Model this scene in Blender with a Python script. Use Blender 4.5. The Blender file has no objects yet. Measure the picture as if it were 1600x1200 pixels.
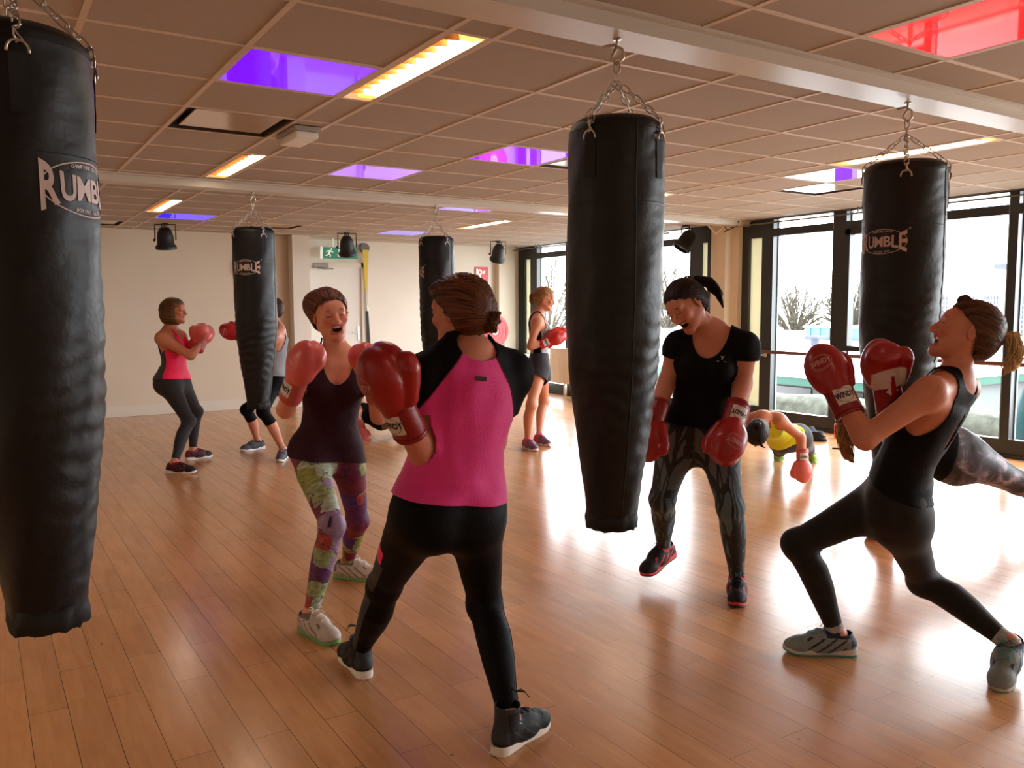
import bpy, math, random
import numpy as np
from mathutils import Vector, Matrix
random.seed(4); np.random.seed(4)
SC = bpy.context.scene
COL = SC.collection
PI = math.pi

# ---------------------------------------------------------------- camera
cam_d = bpy.data.cameras.new('camera'); CAM = bpy.data.objects.new('camera', cam_d); COL.objects.link(CAM)
cam_d.sensor_fit = 'HORIZONTAL'; cam_d.sensor_width = 36.0; cam_d.lens = 1316.93 / 1600 * 36.0
cam_d.clip_start = 0.05; cam_d.clip_end = 400
_yaw, _pitch, _roll = .566508597, .0884233627, -.00370741139
_F = Vector((math.sin(_yaw) * math.cos(_pitch), math.cos(_yaw) * math.cos(_pitch), -math.sin(_pitch)))
_R0 = Vector((math.cos(_yaw), -math.sin(_yaw), 0)); _U0 = _R0.cross(_F)
_R = math.cos(_roll) * _R0 + math.sin(_roll) * _U0
_U = -math.sin(_roll) * _R0 + math.cos(_roll) * _U0
CAM.matrix_world = Matrix(((_R.x, _U.x, -_F.x, 0), (_R.y, _U.y, -_F.y, 0), (_R.z, _U.z, -_F.z, 1.4), (0, 0, 0, 1)))
SC.camera = CAM

# ---------------------------------------------------------------- world and exposure
W = bpy.data.worlds.new('sky'); SC.world = W; W.use_nodes = True
nt = W.node_tree; bg = nt.nodes['Background']
bg.inputs['Color'].default_value = (0.93, 0.96, 1.0, 1); bg.inputs['Strength'].default_value = 13.0
SC.view_settings.view_transform = 'Standard'; SC.view_settings.look = 'None'
SC.view_settings.exposure = 0.42; SC.view_settings.gamma = 1.0
try: SC.view_settings.use_curve_mapping = False
except Exception: pass
try:
    SC.cycles.max_bounces = 7; SC.cycles.diffuse_bounces = 4; SC.cycles.glossy_bounces = 3
    SC.cycles.transparent_max_bounces = 12; SC.cycles.transmission_bounces = 3
    SC.cycles.sample_clamp_indirect = 6.0; SC.cycles.caustics_reflective = False; SC.cycles.caustics_refractive = False
except Exception: pass

H = 2.47          # ceiling
WX = 8.12         # window wall
BY = 12.13        # back wall

def portal(name, x, y0, y1):
    l = bpy.data.lights.new(name, 'AREA'); l.shape = 'RECTANGLE'; l.size = y1 - y0; l.size_y = 2.3
    l.cycles.is_portal = True
    o = bpy.data.objects.new(name, l); COL.objects.link(o); o.location = (x, (y0 + y1) / 2, 1.3)
    o.rotation_euler = (0, math.radians(90), 0)
    o.rotation_euler = Vector((-1, 0, 0)).to_track_quat('-Z', 'Y').to_euler()
    return o
portal('window_portal', 8.32, -2.0, 12.4)

# ---------------------------------------------------------------- materials
def srgb(r, g, b):
    f = lambda c: (c / 255 / 12.92) if c / 255 <= .04045 else ((c / 255 + .055) / 1.055) ** 2.4
    return (f(r), f(g), f(b), 1)
MATS = {}
def mat(name, col=(200, 200, 200), rough=.6, metal=0., spec=.5, emit=None, es=0., coat=0., bump=None, noise=None, alpha=None, sheen=0.):
    """bump=(scale,strength)  noise=(scale,amount of darkening)"""
    if name in MATS: return MATS[name]
    m = bpy.data.materials.new(name); m.use_nodes = True; MATS[name] = m
    n = m.node_tree.nodes; L = m.node_tree.links; b = n['Principled BSDF']
    c = srgb(*col); b.inputs['Base Color'].default_value = c
    b.inputs['Roughness'].default_value = rough; b.inputs['Metallic'].default_value = metal
    b.inputs['Specular IOR Level'].default_value = spec
    if coat: b.inputs['Coat Weight'].default_value = coat; b.inputs['Coat Roughness'].default_value = .08
    if sheen: b.inputs['Sheen Weight'].default_value = sheen
    if emit: b.inputs['Emission Color'].default_value = srgb(*emit); b.inputs['Emission Strength'].default_value = es
    if bump or noise:
        tc = n.new('ShaderNodeTexCoord')
    if bump:
        t = n.new('ShaderNodeTexNoise'); t.inputs['Scale'].default_value = bump[0]; t.inputs['Detail'].default_value = 4
        L.new(tc.outputs['Object'], t.inputs['Vector'])
        bp = n.new('ShaderNodeBump'); bp.inputs['Strength'].default_value = bump[1]; bp.inputs['Distance'].default_value = .01
        L.new(t.outputs['Fac'], bp.inputs['Height']); L.new(bp.outputs['Normal'], b.inputs['Normal'])
    if noise:
        t = n.new('ShaderNodeTexNoise'); t.inputs['Scale'].default_value = noise[0]; t.inputs['Detail'].default_value = 5
        L.new(tc.outputs['Object'], t.inputs['Vector'])
        r = n.new('ShaderNodeMapRange'); r.inputs['From Min'].default_value = .3; r.inputs['From Max'].default_value = .7
        r.inputs['To Min'].default_value = 1 - noise[1]; r.inputs['To Max'].default_value = 1
        L.new(t.outputs['Fac'], r.inputs['Value'])
        mx = n.new('ShaderNodeMix'); mx.data_type = 'RGBA'; mx.blend_type = 'MULTIPLY'; mx.inputs['Factor'].default_value = 1
        mx.inputs['A'].default_value = c; L.new(r.outputs['Result'], mx.inputs['B']); L.new(mx.outputs['Result'], b.inputs['Base Color'])
    return m

# ---------------------------------------------------------------- mesh helpers
class MB:
    def __init__(s): s.v = []; s.f = []; s.m = []
    def add(s, v, f, mi=0):
        o = len(s.v); s.v += [tuple(p) for p in v]; s.f += [tuple(i + o for i in q) for q in f]; s.m += [mi] * len(f); return s
    def box(s, x0, x1, y0, y1, z0, z1, mi=0):
        v = [(x, y, z) for z in (z0, z1) for y in (y0, y1) for x in (x0, x1)]
        return s.add(v, [(0, 2, 3, 1), (4, 5, 7, 6), (0, 1, 5, 4), (2, 6, 7, 3), (0, 4, 6, 2), (1, 3, 7, 5)], mi)
    def obox(s, c, ax, ay, az, mi=0):
        c = Vector(c); ax = Vector(ax); ay = Vector(ay); az = Vector(az)
        v = [c + i * ax + j * ay + k * az for k in (-1, 1) for j in (-1, 1) for i in (-1, 1)]
        return s.add(v, [(0, 2, 3, 1), (4, 5, 7, 6), (0, 1, 5, 4), (2, 6, 7, 3), (0, 4, 6, 2), (1, 3, 7, 5)], mi)
    def tube(s, pts, r, n=8, closed=False, mi=0):
        P = [Vector(p) for p in pts]; N = len(P); rs = r if hasattr(r, '__len__') else [r] * N
        rings = []; up = None
        for i in range(N):
            if closed: t = P[(i + 1) % N] - P[i - 1]
            else: t = P[min(i + 1, N - 1)] - P[max(i - 1, 0)]
            if t.length < 1e-9: t = Vector((0, 0, 1))
            t.normalize()
            if up is None: up = t.orthogonal().normalized()
            else:
                up = up - t * up.dot(t)
                up = up.normalized() if up.length > 1e-6 else t.orthogonal().normalized()
            w = t.cross(up)
            rings.append([P[i] + rs[i] * (math.cos(a) * up + math.sin(a) * w) for a in [2 * PI * k / n for k in range(n)]])
        v = [p for q in rings for p in q]; f = []
        for i in range(N if closed else N - 1):
            for k in range(n):
                a = i * n + k; b_ = i * n + (k + 1) % n; j = ((i + 1) % N) * n
                f.append((a, b_, j + (k + 1) % n, j + k))
        if not closed: f += [tuple(reversed(range(n))), tuple((N - 1) * n + k for k in range(n))]
        return s.add(v, f, mi)
    def lathe(s, prof, c=(0, 0, 0), axis='z', n=24, mi=0):
        """prof = [(r, h)...]"""
        v = []; f = []
        for r, h in prof:
            for k in range(n):
                a = 2 * PI * k / n; x, y = r * math.cos(a), r * math.sin(a)
                p = {'z': (x, y, h), 'x': (h, x, y), 'y': (x, h, y)}[axis]
                v.append((p[0] + c[0], p[1] + c[1], p[2] + c[2]))
        for i in range(len(prof) - 1):
            for k in range(n):
                a = i * n + k; b_ = i * n + (k + 1) % n; f.append((a, b_, b_ + n, a + n))
        f += [tuple(reversed(range(n))), tuple((len(prof) - 1) * n + k for k in range(n))]
        return s.add(v, f, mi)
    def poly(s, pts, mi=0): return s.add(pts, [tuple(range(len(pts)))], mi)

def world_of(o):
    p = Vector((0, 0, 0))
    while o is not None: p += o.location; o = o.parent
    return p
def link_mesh(name, v, f, mats, parent=None, smooth=False, mi=None, origin=None):
    """geometry is given in world metres; objects carry no rotation"""
    me = bpy.data.meshes.new(name)
    v = np.asarray(v, float)
    base = world_of(parent) if parent is not None else Vector((0, 0, 0))
    loc = Vector((0, 0, 0))
    if origin == 'base':
        loc = Vector(((v[:, 0].min() + v[:, 0].max()) / 2, (v[:, 1].min() + v[:, 1].max()) / 2, v[:, 2].min())) - base
    v = v - np.array(base + loc)
    me.from_pydata(v.tolist(), [], [tuple(int(i) for i in q) for q in f])
    for m in (mats if isinstance(mats, (list, tuple)) else [mats]): me.materials.append(m)
    if mi is not None: me.polygons.foreach_set('material_index', np.asarray(mi, dtype=np.int32))
    if smooth: me.polygons.foreach_set('use_smooth', np.ones(len(me.polygons), dtype=bool))
    me.update()
    o = bpy.data.objects.new(name, me); COL.objects.link(o)
    o.location = loc
    if parent is not None: o.parent = parent
    return o
def obj(name, mb, mats, parent=None, smooth=False, origin=None):
    return link_mesh(name, mb.v, mb.f, mats, parent, smooth, mb.m, origin)
def tag(o, label=None, cat=None, group=None, kind=None):
    if label: o['label'] = label
    if cat: o['category'] = cat
    if group: o['group'] = group
    if kind: o['kind'] = kind
    return o
def thing(name, loc, label, cat, group=None):
    o = bpy.data.objects.new(name, None); COL.objects.link(o); o.location = loc; o.empty_display_size = .1
    return tag(o, label, cat, group)
def struct(name, mb, mats, smooth=False):
    return tag(obj(name, mb, mats, None, smooth), kind='structure')
def auto_smooth(o, deg=40):
    o.data.polygons.foreach_set('use_smooth', np.ones(len(o.data.polygons), dtype=bool))
    try: o.data.set_sharp_from_angle(angle=math.radians(deg))
    except Exception: pass
    return o
def bevel(o, w=.004, seg=2):
    b = o.modifiers.new('bevel', 'BEVEL'); b.width = w; b.segments = seg; b.limit_method = 'ANGLE'; b.angle_limit = math.radians(40)
    return o
# ================================================================ ROOM SHELL
Y0 = -2.2; X0 = -3.0; BY2 = 12.5
# floor material: planks along Y, 12.2 cm wide
def floor_mat():
    m = bpy.data.materials.new('beech_floor'); m.use_nodes = True; n = m.node_tree.nodes; L = m.node_tree.links; b = n['Principled BSDF']
    tc = n.new('ShaderNodeTexCoord')
    sep = n.new('ShaderNodeSeparateXYZ'); L.new(tc.outputs['Object'], sep.inputs[0])
    cmb = n.new('ShaderNodeCombineXYZ')
    ax = n.new('ShaderNodeMath'); ax.operation = 'ADD'; ax.inputs[1].default_value = 6.1 - .09
    L.new(sep.outputs['X'], ax.inputs[0])
    L.new(sep.outputs['Y'], cmb.inputs['X']); L.new(ax.outputs[0], cmb.inputs['Y'])
    def brick(w, h, off, fr, mortar, c1, c2, seed):
        t = n.new('ShaderNodeTexBrick'); t.offset = off; t.offset_frequency = fr; t.squash = 1
        t.inputs['Scale'].default_value = 1; t.inputs['Brick Width'].default_value = w; t.inputs['Row Height'].default_value = h
        t.inputs['Mortar Size'].default_value = mortar; t.inputs['Mortar Smooth'].default_value = .1; t.inputs['Bias'].default_value = 0
        t.inputs['Color1'].default_value = c1; t.inputs['Color2'].default_value = c2; t.inputs['Mortar'].default_value = (0, 0, 0, 1)
        mp = n.new('ShaderNodeMapping'); mp.inputs['Location'].default_value = (seed, 0, 0); L.new(cmb.outputs[0], mp.inputs[0]); L.new(mp.outputs[0], t.inputs['Vector'])
        return t
    b1 = brick(.93, .122, .37, 2, .0012, (1, 1, 1, 1), (.72, .72, .72, 1), 0.1)
    b2 = brick(.47, .061, .43, 2, .0, (1, 1, 1, 1), (.80, .80, .80, 1), 0.7)
    nz = n.new('ShaderNodeTexNoise'); nz.inputs['Scale'].default_value = 6; nz.inputs['Detail'].default_value = 8; nz.inputs['Roughness'].default_value = .65
    mp = n.new('ShaderNodeMapping'); mp.inputs['Scale'].default_value = (5, .5, 1); L.new(tc.outputs['Object'], mp.inputs[0]); L.new(mp.outputs[0], nz.inputs['Vector'])
    big = n.new('ShaderNodeTexNoise'); big.inputs['Scale'].default_value = .9; big.inputs['Detail'].default_value = 3; L.new(tc.outputs['Object'], big.inputs['Vector'])
    sp = n.new('ShaderNodeTexNoise'); sp.inputs['Scale'].default_value = 17; sp.inputs['Detail'].default_value = 2; L.new(tc.outputs['Object'], sp.inputs['Vector'])
    spr = n.new('ShaderNodeMapRange'); spr.inputs['From Min'].default_value = .765; spr.inputs['From Max'].default_value = .79; spr.inputs['To Min'].default_value = 1; spr.inputs['To Max'].default_value = .35
    L.new(sp.outputs['Fac'], spr.inputs['Value'])
    ramp = n.new('ShaderNodeValToRGB'); ramp.color_ramp.elements[0].position = .22; ramp.color_ramp.elements[1].position = .85
    ramp.color_ramp.elements[0].color = srgb(204, 138, 88); ramp.color_ramp.elements[1].color = srgb(228, 172, 120)
    L.new(nz.outputs['Fac'], ramp.inputs[0])
    def mul(a, bb, f=1.):
        x = n.new('ShaderNodeMix'); x.data_type = 'RGBA'; x.blend_type = 'MULTIPLY'; x.inputs['Factor'].default_value = f
        L.new(a, x.inputs['A']); L.new(bb, x.inputs['B']); return x.outputs['Result']
    c = mul(ramp.outputs['Color'], b1.outputs['Color'], .55); c = mul(c, b2.outputs['Color'], .5)
    c = mul(c, spr.outputs['Result'])
    gap = n.new('ShaderNodeMath'); gap.operation = 'SUBTRACT'; gap.inputs[0].default_value = 1; L.new(b1.outputs['Fac'], gap.inputs[1])
    gm = n.new('ShaderNodeMapRange'); gm.inputs['To Min'].default_value = .35; L.new(gap.outputs[0], gm.inputs['Value'])
    c = mul(c, gm.outputs['Result'])
    L.new(c, b.inputs['Base Color'])
    rr = n.new('ShaderNodeMapRange'); rr.inputs['From Min'].default_value = .3; rr.inputs['From Max'].default_value = .7
    rr.inputs['To Min'].default_value = .17; rr.inputs['To Max'].default_value = .27
    L.new(big.outputs['Fac'], rr.inputs['Value']); L.new(rr.outputs['Result'], b.inputs['Roughness'])
    b.inputs['Specular IOR Level'].default_value = .5
    bp = n.new('ShaderNodeBump'); bp.inputs['Strength'].default_value = .25; bp.inputs['Distance'].default_value = .002
    L.new(gap.outputs[0], bp.inputs['Height'])
    bp2 = n.new('ShaderNodeBump'); bp2.inputs['Strength'].default_value = .06; bp2.inputs['Distance'].default_value = .004
    L.new(big.outputs['Fac'], bp2.inputs['Height']); L.new(bp.outputs['Normal'], bp2.inputs['Normal'])
    L.new(bp2.outputs['Normal'], b.inputs['Normal'])
    return m
FLOOR = floor_mat()
mb = MB(); mb.box(X0, WX + .1, Y0, BY2, -.1, 0); struct('floor', mb, FLOOR)

WALL = mat('cream_wall', (226, 212, 190), .75, noise=(3, .03))
WALLW = mat('white_wall', (232, 226, 212), .7, noise=(3, .03))
TILE = mat('ceiling_tile', (186, 176, 164), .85, noise=(1.3, .06))
TBAR = mat('ceiling_grid', (224, 210, 194), .5)
BEAM = mat('beam_paint', (205, 196, 182), .32)
BASEB = mat('skirting', (228, 220, 205), .5)
DARKF = mat('dark_grey_frame', (44, 50, 52), .35, noise=(6, .1))

mb = MB(); mb.box(X0, 3.88, BY, BY + .15, 0, H); struct('wall_back', mb, WALL)
mb = MB(); mb.box(3.88, 4.13, 11.93, BY2 + .1, 0, H); struct('trim_1', mb, WALLW)      # pilaster
mb = MB(); mb.box(4.13, WX + .2, BY2, BY2 + .15, 0, H); struct('wall_back_right', mb, WALLW)
mb = MB(); mb.box(X0 - .15, X0, Y0, BY2, 0, H); struct('wall_left', mb, WALL)
mb = MB(); mb.box(X0, WX + .2, Y0 - .15, Y0, 0, H); struct('wall_front', mb, WALL)
mb = MB(); mb.box(X0, 3.88, BY - .018, BY, 0, .14); o = struct('baseboard_back', mb, BASEB); bevel(o, .004)
mb = MB(); mb.box(6.0, WX, BY2 - .018, BY2, 0, .1); struct('baseboard_back_right', mb, BASEB)

# ---- ceiling: real tiles in a T-bar grid
XS = [1.597 - .604 * k for k in range(6, 0, -1)] + [1.597, 1.797] + [1.797 + .604 * k for k in range(1, 7)] + [5.621 + .604 * k for k in range(0, 5)]
XS = [x for x in XS if x > X0]; XS = [X0, -2.63] + XS if XS[0] > -2.2 else [X0] + XS
XS = sorted(set(round(x, 3) for x in XS)); XS = [x for x in XS if x < WX - .08] + [WX + .2]
YS = [2.16 - .597 * k for k in range(7, -1, -1)] + [2.955 + .597 * k for k in range(8)] + [7.55 + .6 * k for k in range(9)]
YS = [Y0] + [round(y, 3) for y in YS if y > Y0 + .1] + [BY2]
def cell(x, y):
    i = max(k for k in range(len(XS)) if XS[k] <= x); j = max(k for k in range(len(YS)) if YS[k] <= y); return i, j
PANELS = {'panel': [(1.3, 3.8, 'violet'), (2.7, 6.2, 'lilac'), (3.3, 5.0, 'magenta'), (3.3, 1.9, 'red'), (5.9, 4.4, 'violet_pale'), (2.1, 10.2, 'blue'), (4.5, 7.8, 'blue_pale'), (5.1, 11.1, 'blue_far')]}
GRILLES = [(1.3, 5.0), (3.9, 5.1), (6.4, 5.1), (3.3, 11.0), (1.5, 11.3)]
LAMPS = [(1.7, 3.2), (1.7, 6.1), (1.7, 9.0), (5.5, 3.2), (5.5, 6.1), (5.5, 9.3), (-2.15, 3.2), (5.5, .6), (1.7, -.2)]
skip = set()
for x, y, _ in PANELS['panel']: skip.add(cell(x, y))
for x, y in GRILLES: skip.add(cell(x, y))
lampcells = []
for x, y in LAMPS:
    i, j = cell(x, y); skip.add((i, j)); skip.add((i, j + 1)); lampcells.append((i, j))
mb = MB()
for i in range(len(XS) - 1):
    for j in range(len(YS) - 1):
        if (i, j) in skip: continue
        a, b_, c, d = XS[i], XS[i + 1], YS[j], YS[j + 1]
        mb.add([(a, c, H), (a, d, H), (b_, d, H), (b_, c, H)], [(0, 1, 2, 3)], 0)
w = .012
lamp_mid = {(i, j + 1) for i, j in lampcells}
for x in XS[1:-1]: mb.box(x - w, x + w, Y0, BY2, H - .004, H + .02, 1)
for j, y in enumerate(YS[1:-1], 1):
    for i in range(len(XS) - 1):
        if (i, j) in lamp_mid: continue
        mb.box(XS[i] + w, XS[i + 1] - w, y - w, y + w, H - .0035, H + .02, 1)
struct('ceiling', mb, [TILE, TBAR])
# ---- beams
def beam(name, y0, y1, z0):
    mb = MB(); mb.box(X0, WX, y0, y1, z0, H + .01); mb.box(X0, WX, y0 - .035, y0 - .001, H - .012, H + .005)
    o = struct(name, mb, BEAM); return o
beam('trim_2', 2.44, 2.63, 2.405)
beam('trim_3', 7.27, 7.46, 2.405)

# ---------------------------------------------------------------- ceiling fittings
def lit_panel_mat(name, em, es, base):
    m = mat('lit_panel_' + name, base, .04, 0, .5, emit=em, es=es); return m
PCOL = {'violet': ((130, 20, 255), .75, (60, 10, 120)), 'lilac': ((150, 60, 255), .8, (80, 40, 140)), 'magenta': ((160, 40, 255), .8, (90, 30, 130)),
        'red': ((238, 50, 50), .8, (140, 20, 20)), 'violet_pale': ((150, 70, 255), .8, (90, 50, 150)), 'blue': ((60, 40, 255), .85, (40, 30, 140)),
        'blue_pale': ((120, 90, 255), .85, (60, 60, 150)), 'blue_far': ((110, 90, 255), .85, (60, 60, 150))}
PLAB = {'violet': 'deep violet lit ceiling tile beside the nearest strip light', 'lilac': 'lilac lit ceiling tile in front of the rear beam, left of the middle',
        'magenta': 'bright purple lit ceiling tile left of the middle punching bag', 'red': 'red lit ceiling tile mirroring a window, nearest the camera',
        'violet_pale': 'pale violet lit ceiling tile left of the right punching bag', 'blue': 'deep blue lit ceiling tile above the leftmost stage spotlight',
        'blue_pale': 'pale blue lit ceiling tile just behind the rear beam', 'blue_far': 'small blue lit ceiling tile farthest back by the door'}
MIRR = mat('gloss_black_edge', (30, 28, 28), .3)
for x, y, k in PANELS['panel']:
    i, j = cell(x, y); a, b_, c, d = XS[i] + w, XS[i + 1] - w, YS[j] + w, YS[j + 1] - w
    t = thing('ceiling_panel', ((a + b_) / 2, (c + d) / 2, H), PLAB[k], 'light panel', 'coloured ceiling light panels')
    mb = MB(); mb.box(a, b_, c, d, H - .002, H + .006); obj('lit_plate', mb, lit_panel_mat(k, *PCOL[k]), t)
    mb = MB()
    for q in ((a, a + .01, c, d), (b_ - .01, b_, c, d), (a, b_, c, c + .01), (a, b_, d - .01, d)): mb.box(*q, H - .0035, H - .0015)
    obj('rim', mb, TBAR, t)
GL = ['pale air diffuser plate set in a dark gap, left of the emergency light', 'small pale air diffuser plate just left of the middle punching bag', 'white air diffuser plate near the windows, left of the right bag',
      'pale air diffuser plate far back, right of the rear left bag', 'pale air diffuser plate at the far left of the ceiling']
PLATE = mat('gloss_white_plate', (225, 215, 200), .12)
for (x, y), lb in zip(GRILLES, GL):
    i, j = cell(x, y); a, b_, c, d = XS[i] + w, XS[i + 1] - w, YS[j] + w, YS[j + 1] - w
    t = thing('air_diffuser', ((a + b_) / 2, (c + d) / 2, H), lb, 'air vent', 'ceiling air diffusers')
    mb = MB()
    for q in ((a, a + .012, c, d), (b_ - .012, b_, c, d), (a, b_, c, c + .012), (a, b_, d - .012, d)): mb.box(*q, H - .002, H + .1)
    mb.box(a, b_, c, d, H + .1, H + .105)
    obj('housing', mb, mat('vent_dark', (70, 55, 45), .6), t)
    mb = MB(); mb.box(a + .06, b_ - .05, c + .06, d - .05, H + .008, H + .016); obj('plate', mb, PLATE, t)
LLAB = {0: 'nearest lit strip light with metal louvres, beside the violet tile', 1: 'lit strip light second back on the left, before the rear beam', 2: 'small lit strip light above the leftmost stage spotlight',
        3: 'long lit strip light behind the right punching bag chains', 4: 'lit strip light mostly behind the middle punching bag', 5: 'lit strip light above the rear right punching bag', 6: 'strip light at the left side of the room', 7: 'strip light near the windows beyond the beam', 8: 'strip light behind the camera'}
LOUV = mat('louvre_metal', (190, 140, 85), .35, .6)
TUBE = mat('fluorescent_tube', (255, 240, 210), .4, emit=(255, 236, 205), es=12.0)
TUBEW = mat('lamp_end', (240, 220, 150), .4, emit=(255, 205, 90), es=1.3)
for k, (i, j) in enumerate(lampcells):
    if k in (6, 8): pass
    a, b_, c, d = XS[i] + w, XS[i + 1] - w, YS[j] + w, YS[j + 2] - w
    t = thing('strip_light', ((a + b_) / 2, (c + d) / 2, H), LLAB[k], 'ceiling light', 'fluorescent ceiling strip lights')
    mb = MB(); mb.box(a, a + .004, c, d, H - .002, H + .075); mb.box(b_ - .004, b_, c, d, H - .002, H + .075)
    mb.box(a, b_, c, c + .004, H - .002, H + .075); mb.box(a, b_, d - .004, d, H - .002, H + .075); mb.box(a, b_, c, d, H + .075, H + .08)
    mb.box(a, a + .014, c, d, H - .003, H - .0005); mb.box(b_ - .014, b_, c, d, H - .003, H - .0005)
    obj('housing', mb, TBAR, t)
    mb = MB(); n_ = 11
    for q in range(1, n_ + 1):
        yy = c + (d - c) * q / (n_ + 1); mb.add([(a + .012, yy, H), (a + .012, yy, H + .05), (a + .086, yy - .012, H + .05), (a + .086, yy - .02, H)], [(0, 1, 2, 3)])
    mb.add([(a + .012, c, H + .005), (a + .012, d, H + .005), (a + .06, d, H + .055), (a + .06, c, H + .055)], [(0, 1, 2, 3)])
    obj('louvre', mb, LOUV, t)
    mb = MB(); mb.box(a + .09, b_ - .016, c + .09, d - .09, H + .004, H + .03); obj('tube', mb, TUBE, t)
    mb = MB(); mb.box(a + .09, b_ - .016, c + .02, c + .088, H + .006, H + .03); obj('end_cap', mb, TUBEW, t)
    mb = MB(); mb.box(a + .09, b_ - .016, d - .088, d - .02, H + .006, H + .03); obj('end_cap', mb, TUBEW, t)
# emergency light box
t = thing('emergency_light', (1.69, 5.05, H), 'small white emergency light box on the ceiling, between two strip lights', 'emergency light')
mb = MB(); mb.box(1.615, 1.775, 4.86, 5.22, H - .03, H - .005); o = obj('base', mb, mat('emergency_grey', (170, 165, 155), .5), t); bevel(o, .004)
mb = MB(); mb.box(1.625, 1.765, 4.88, 5.2, H - .07, H - .03); o = obj('diffuser', mb, mat('emergency_white', (240, 238, 230), .3, alpha=None), t); bevel(o, .012, 3)

# ---------------------------------------------------------------- windows
def glass_mat():
    m = bpy.data.materials.new('window_glass'); m.use_nodes = True; n = m.node_tree.nodes; L = m.node_tree.links
    n.remove(n['Principled BSDF']); out = [x for x in n if x.type == 'OUTPUT_MATERIAL'][0]
    tr = n.new('ShaderNodeBsdfTransparent'); tr.inputs[0].default_value = (.97, .985, .98, 1)
    gl = n.new('ShaderNodeBsdfGlossy'); gl.inputs['Roughness'].default_value = .0
    fr = n.new('ShaderNodeFresnel'); fr.inputs[0].default_value = 1.45
    mx = n.new('ShaderNodeMixShader'); L.new(fr.outputs[0], mx.inputs[0]); L.new(tr.outputs[0], mx.inputs[1]); L.new(gl.outputs[0], mx.inputs[2]); L.new(mx.outputs[0], out.inputs[0])
    return m
GLASS = glass_mat()
def panel_mat():
    m = bpy.data.materials.new('translucent_infill'); m.use_nodes = True; n = m.node_tree.nodes; L = m.node_tree.links
    n.remove(n['Principled BSDF']); out = [x for x in n if x.type == 'OUTPUT_MATERIAL'][0]
    a = n.new('ShaderNodeBsdfTranslucent'); a.inputs[0].default_value = srgb(232, 231, 212); b = n.new('ShaderNodeBsdfDiffuse'); b.inputs[0].default_value = srgb(232, 231, 212)
    mx = n.new('ShaderNodeMixShader'); mx.inputs[0].default_value = .7; L.new(a.outputs[0], mx.inputs[1]); L.new(b.outputs[0], mx.inputs[2]); L.new(mx.outputs[0], out.inputs[0]); return m
INFILL = panel_mat()
STEELB = mat('frame_edge', (120, 135, 140), .4)
ZS0, ZS1, ZT0, ZT1 = .17, .20, 2.255, 2.345
def window(idx, ya, yb, bays):
    """bays: list of (y0,y1,kind) kind g glass / o opening sash / i infill; everything between is post"""
    X1, X2 = WX - .03, WX + .05
    fr = MB()
    fr.box(X1, X2, ya, yb, 0, ZS0)                                    # dark plinth
    fr.box(X1 - .03, X1, ya, yb, 0, .03)
    prev = ya
    for y0, y1, k in bays:
        fr.box(X1, X2, prev, y0, ZS0, H); prev = y1
        fr.box(X1, X2, y0, y1, H - .015, H)
        if k == 'i': fr.box(X1, X2, y0, y1, ZT0, H); fr.box(X1, X2, y0, y1, ZS0, ZS1)
        else: fr.box(X1, X2, y0, y1, ZT0, ZT1)
        if k == 'o':
            fr.box(X1 - .015, X2, y0, y1, .93, .985); fr.box(X1 - .015, X2, y0, y0 + .06, .985, ZT0); fr.box(X1 - .015, X2, y1 - .06, y1, .985, ZT0); fr.box(X1 - .015, X2, y0, y1, ZT0 - .06, ZT0)
    fr.box(X1, X2, prev, yb, ZS0, H)
    root = tag(obj('window_%d' % idx, fr, DARKF, None), kind='structure')
    g = MB(); inf = MB(); ed = MB()
    for y0, y1, k in bays:
        xg = WX + .01
        if k == 'i': inf.box(xg, xg + .006, y0, y1, ZS1, ZT0)
        else:
            g.add([(xg, y0, ZS0), (xg, y1, ZS0), (xg, y1, ZT0), (xg, y0, ZT0)], [(3, 2, 1, 0)]); g.add([(xg, y0, ZT1), (xg, y1, ZT1), (xg, y1, H), (xg, y0, H)], [(3, 2, 1, 0)])
            ed.box(WX + .051, WX + .075, y0 - .02, y0 + .012, ZS0, H - .02); ed.box(WX + .051, WX + .075, y1 - .012, y1 + .02, ZS0, H - .02)
            ed.box(WX - .034, WX - .03, y0 - .012, y0 - .002, ZS0, H - .02)
    obj('pane', g, GLASS, root); obj('edge_strip', ed, STEELB, root)
    if inf.v: obj('infill_panel', inf, INFILL, root)
    return root
window(1, 7.84, 12.5, [(7.97, 8.09, 'i'), (8.29, 9.12, 'g'), (9.2, 10.02, 'g'), (10.12, 10.98, 'o'), (11.1, 11.92, 'g'), (12.12, 12.30, 'i')])
window(2, 2.72, 7.38, [(2.9, 3.12, 'i'), (3.26, 4.09, 'g'), (4.18, 5.0, 'g'), (5.08, 5.9, 'o'), (6.07, 6.9, 'g'), (7.07, 7.27, 'i')])
window(3, Y0, 2.3, [(Y0 + .3, Y0 + 1.2, 'g'), (Y0 + 1.35, Y0 + 2.2, 'o'), (Y0 + 2.35, Y0 + 3.2, 'g'), (Y0 + 3.3, 2.05, 'g')])
mb = MB(); mb.box(WX - .1, WX + .2, 7.38, 7.84, 0, H); mb.box(WX - .22, WX - .1, 7.48, 7.62, 0, H); struct('trim_4', mb, mat('column_paint', (234, 226, 208), .6))
mb = MB(); mb.box(WX - .1, WX + .2, 2.3, 2.72, 0, H); struct('trim_5', mb, MATS['column_paint'])
mb = MB(); mb.box(WX + .06, WX + .5, Y0, BY2 + .2, H + .005, H + .15); struct('trim_6', mb, WALLW)       # eaves over the windows
# inner corner return by the back wall
mb = MB(); mb.box(7.62, 7.95, BY2 - .12, BY2, 0, H); struct('trim_7', mb, mat('corner_paint', (218, 208, 186), .6))

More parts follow.
